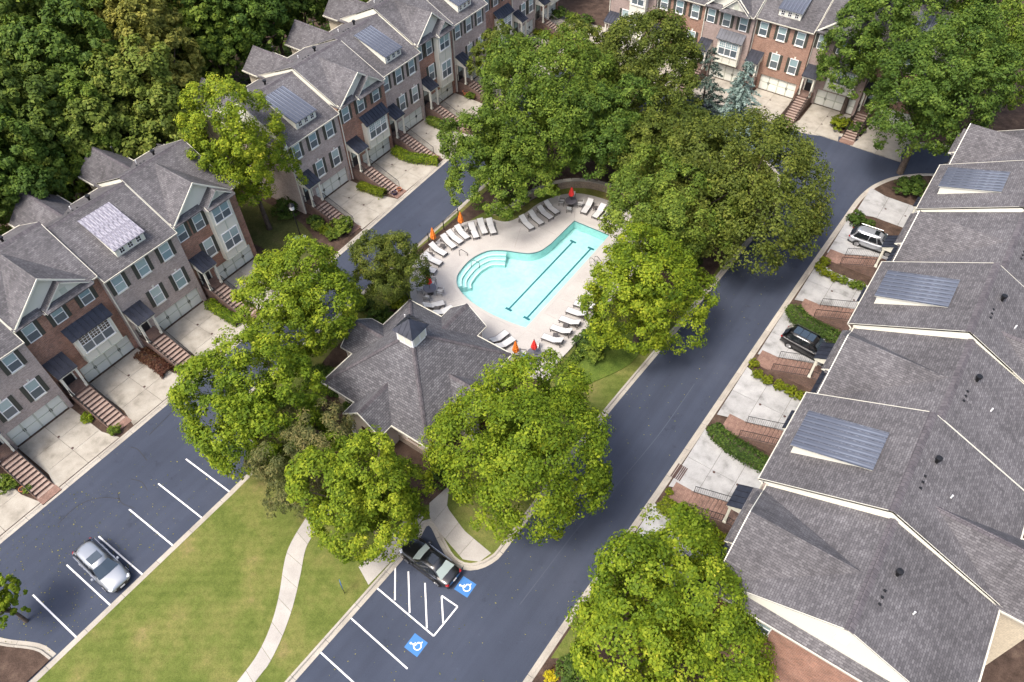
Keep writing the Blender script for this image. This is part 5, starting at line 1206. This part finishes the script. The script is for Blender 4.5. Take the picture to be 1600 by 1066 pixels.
for px, py, r_, k, lab in ((446, 330, 1.5, 'dark', 'large dark bush against the grey end wall'), (492, 345, .9, 'dark', 'dark shrub at the corner of the grey end house'), (497, 352, .8, 'green', 'green shrub before the corner of the grey end house'), (510, 358, .75, 'lime', 'yellow-green shrub in the bed by the grey end house'), (518, 366, .8, 'green', 'leafy shrub in the bed near the transformer box'), (535, 356, 1.35, 'green', 'big round shrub at the foot of the end house steps')):
    shrub(lab, *G(px, py, .6), r_, r_*1.25, k)
for i, (px, py) in enumerate(((840, 52), (852, 55), (864, 60), (886, 65))): shrub(('first', 'second', 'third', 'fourth')[i]+' round shrub from the steps beside the shared forecourt', *G(px, py, .5), .8, .9, 'lime', group='shrubs beside the shared forecourt')
for px, py, r_, k, lab in ((895, 30, 1.3, 'green', 'leafy green bush behind the shared forecourt'), (915, 33, 1.3, 'dark', 'dark bush behind the shared forecourt'), (875, 22, 1.4, 'dark', 'dark bush beside the last red house'), (1312, 195, 1.3, 'lime', 'yellow-green bush at the kerb of the loop end'), (1338, 200, 1.1, 'dark', 'dark bush beside the yellow-green bush at the loop end'), (735, 148, .8, 'green', 'green shrub behind the terracotta pots')):
    shrub(lab, *G(px, py, .5), r_, r_*.95, k)
# club garden
for px, py, r_, k, lab in ((595, 497, 1.3, 'dark', 'round clipped bush behind the clubhouse roof'), (572, 480, 1.0, 'dark', 'dark bush beneath the olive-green crape myrtle'), (915, 535, 1.2, 'dark', 'dark rounded bush in the pool verge'), (925, 552, 1.3, 'olive' if False else 'green', 'grey-green bush at the end of the pool verge'), (625, 478, 1.1, 'lime', 'yellow-green bush beneath the crape myrtle beside the clubhouse'), (560, 640, 1.4, 'dark', 'dark bush against the clubhouse wall'), (525, 600, 1.5, 'dark', 'dark bush between the two big maples and the clubhouse'), (500, 590, 1.3, 'dark', 'dark bush near the clubhouse corner beneath the maple'), (690, 745, 1.2, 'dark', 'dark bush at the clubhouse entrance'), (740, 640, 1.2, 'dark', 'dark bush beside the clubhouse under the biggest maple'), (640, 795, .9, 'red', 'reddish shrub beside the footpath under the maple'), (810, 310, 1.2, 'dark', 'dark bush before the block wall'), (790, 325, 1.3, 'green', 'green bush at the end of the block wall'), (860, 295, 1.0, 'lime', 'lime green bush on top of the block wall'), (1075, 405, 1.4, 'dark', 'dark bush in the mulch beside the wide street')):
    shrub(lab, *G(px, py, .5), r_, r_*1.1, k, z=.13)
hedge('yellow flowering hedge along the clubhouse wall by the orange umbrella', [(-24.2, 33.0), (-22.9, 33.0)], .8, .7, 'gold_flower', 69, .15)
hedge('yellow flowering hedge along the clubhouse wall by the shaded table', [(-35.0, 33.3), (-33.4, 33.0), (-31.8, 32.7)], .8, .6, 'gold_flower', 70, .15)
hedge('dark grassy hedge along the pool fence', [(-20.3, 34.2), (-20.1, 38.0), (-20.0, 41.5)], .9, .55, 'soft_green', 71, .15)
for px, py, r_, k, lab in ((893, 1050, 1.1, 'dark', 'dark ball shrub beneath the bright maple by the wide street'), (860, 1058, .5, 'gold', 'yellow flower clump at the kerb beneath the bright maple'), (872, 1050, .5, 'red', 'dark red flower clump beside the yellow flowers')):
    shrub(lab, *G(px, py, .3), r_, r_*1.1, k)
# ------------------------------------------------------------------ small things
t = thing('street_lamp', 'black post lamp beside the transformer box on the side lawn', 'street lamp', (*G(472.6, 379), .07))
m = MB(); m.lathe([(.16, 0), (.16, .1), (.09, .6), (.06, .9), (.05, 4.2)], 10); part('post', m, 'black_metal', t)
m = MB(); m.lathe([(.08, 4.2), (.22, 4.3), (.26, 4.75), (.10, 4.8)], 10); part('lantern', m, 'white', t)
m = MB(); m.lathe([(.34, 4.78), (.16, 4.98), (.03, 5.05), (0, 5.2)], 10); part('cap', m, 'black_metal', t)
t = thing('transformer_box', 'pale green utility transformer box beside the lamp post', 'utility box', (*G(470, 386), .07), .1)
m = MB(); m.box(-.7, .7, -.6, .6, -.02, .12); part('pad', m, 'walk_concrete', t); m = MB(); m.prism([(-.5, .12), (.5, .12), (.5, .8), (.3, .95), (-.5, .95)], -.6, .6, 'x'); part('cabinet', m, 'utility_green', t)
m = MB(); m.box(-.3, .3, -.52, -.50, .2, .8); part('door', m, 'utility_green', t)
t = thing('utility_pedestal', 'small white utility pedestal between lamp post and shrub bed', 'utility post', (*G(479, 380), .07)); m = MB(); m.lathe([(.12, 0), (.12, .9), (.14, .92), (.0, 1.05)], 10); part('tube', m, 'white', t); m = MB(); m.lathe([(.15, .0), (.15, .08), (.12, .1)], 10); part('collar', m, 'utility_green', t)
t = thing('disabled_parking_sign', 'blue disabled parking sign on a thin post in the lawn', 'sign', (*G(539, 928), .12), R_(150))
m = MB(); m.box(-.03, .03, -.02, .02, 0, 1.75); part('post', m, 'black_metal', t)
m = MB(); m.box(-.24, .24, -.045, -.024, 1.2, 1.85); pn = part('panel', m, 'sign_blue', t)
m = MB(); m.box(-.08, .08, -.050, -.046, 1.42, 1.62); m.box(-.14, .14, -.0505, -.0465, 1.34, 1.42); m.box(-.05, .03, -.0502, -.0462, 1.63, 1.72); part('symbol', m, 'line_paint', pn)
# storm drain grate at the kerb
t = thing('storm_drain', 'rusty storm drain grate set in the kerb of the wide street', 'drain', (*G(1061, 739), .0), R_(89)); m = MB(); m.box(-.75, .75, -.45, .45, -.02, .02); part('frame', m, 'rust_grate', t)
for k in range(6): m = MB(); m.box(-.7, .7, -.05, .05, .02, .10); part('bar', m, 'rust_grate', t, (0, -.36+.145*k, 0))
for px, py, mt, r_, lab in ((728, 147, 'terracotta', .4, 'large terracotta pot on the drive of the red house'), (740, 151, 'terracotta', .35, 'smaller terracotta pot beside the large one'), (616, 303, 'navy_pot', .28, 'dark blue pot in the mulch by the steps across from the pool'), (624, 297, 'terracotta', .25, 'small terracotta pot by the steps across from the pool'), (36, 766, 'terracotta', .25, 'orange pot by the steps with the fern'), (47, 764, 'white', .22, 'white pot holding the fern')):
    t = thing('flower_pot', lab, 'flower pot', (*G(px, py, .2), .07)); m = MB(); m.lathe([(0, .02), (r_*.65, 0), (r_, r_*1.3), (r_*1.08, r_*1.35), (r_*.9, r_*1.35), (r_*.85, r_*1.1)], 14); part('pot', m, mt, t); m = MB(); m.lathe([(r_*.86, r_*1.12), (0, r_*1.16)], 14); part('soil', m, 'mulch', t)
# timber fence behind the long row
t = thing('timber_fence', 'brown timber fence along the wood behind the long row', 'fence'); ln = resample(smooth_line([(-74, 38), (-74.5, 46), (-73.8, 54), (-72.8, 62), (-72, 72), (-71.5, 80)], sub=5), 2.4)
for p in ln: m = MB(); m.box(-.06, .06, -.06, .06, 0, 1.9); part('post', m, 'wood_fence', t, (*p, 0))
for a, b in zip(ln, ln[1:]):
    m = MB(); d = (b-a)/np.hypot(*(b-a)); n = 16
    for k in range(n):
        p = a+(b-a)*k/n; q = a+(b-a)*(k+.93)/n; h = 1.75+rng.uniform(-.03, .03); sweep(m, [tuple(p-a), tuple(q-a)], [(-.012, .05), (-.012, h), (.012, h), (.012, .05)][::-1])
    part('plank_panel', m, 'wood_fence', t, (*a, 0)); t.children[-1]['kind'] = 'stuff' if False else 'stuff'
# fallen leaves on the asphalt
rg = np.random.default_rng(9); n = 1500; X_ = np.where(rg.random(n) < .55, rg.uniform(-46, -36, n), rg.uniform(-20, -8.5, n)); Y_ = np.where(X_ < -30, rg.normal(-2, 7, n), rg.uniform(0, 72, n))
k = (Y_ > -25) & ~((X_ > -40.7) & (X_ < -35) & (Y_ > 12)) & ~((X_ < -14.8) & (Y_ > 13.5)); P = np.stack([X_[k], Y_[k], np.full(k.sum(), .02)], 1)
o = obj('fallen_leaves', leaf_mesh('fallen_leaves', P, np.array([0, 0, 1.])+rg.normal(size=P.shape)*.2, .09, rg.random(len(P)), 'yellow_leaf', 3)); o['kind'] = 'stuff'; o['label'] = 'pale fallen leaves scattered over the dark asphalt'; o['category'] = 'leaves'
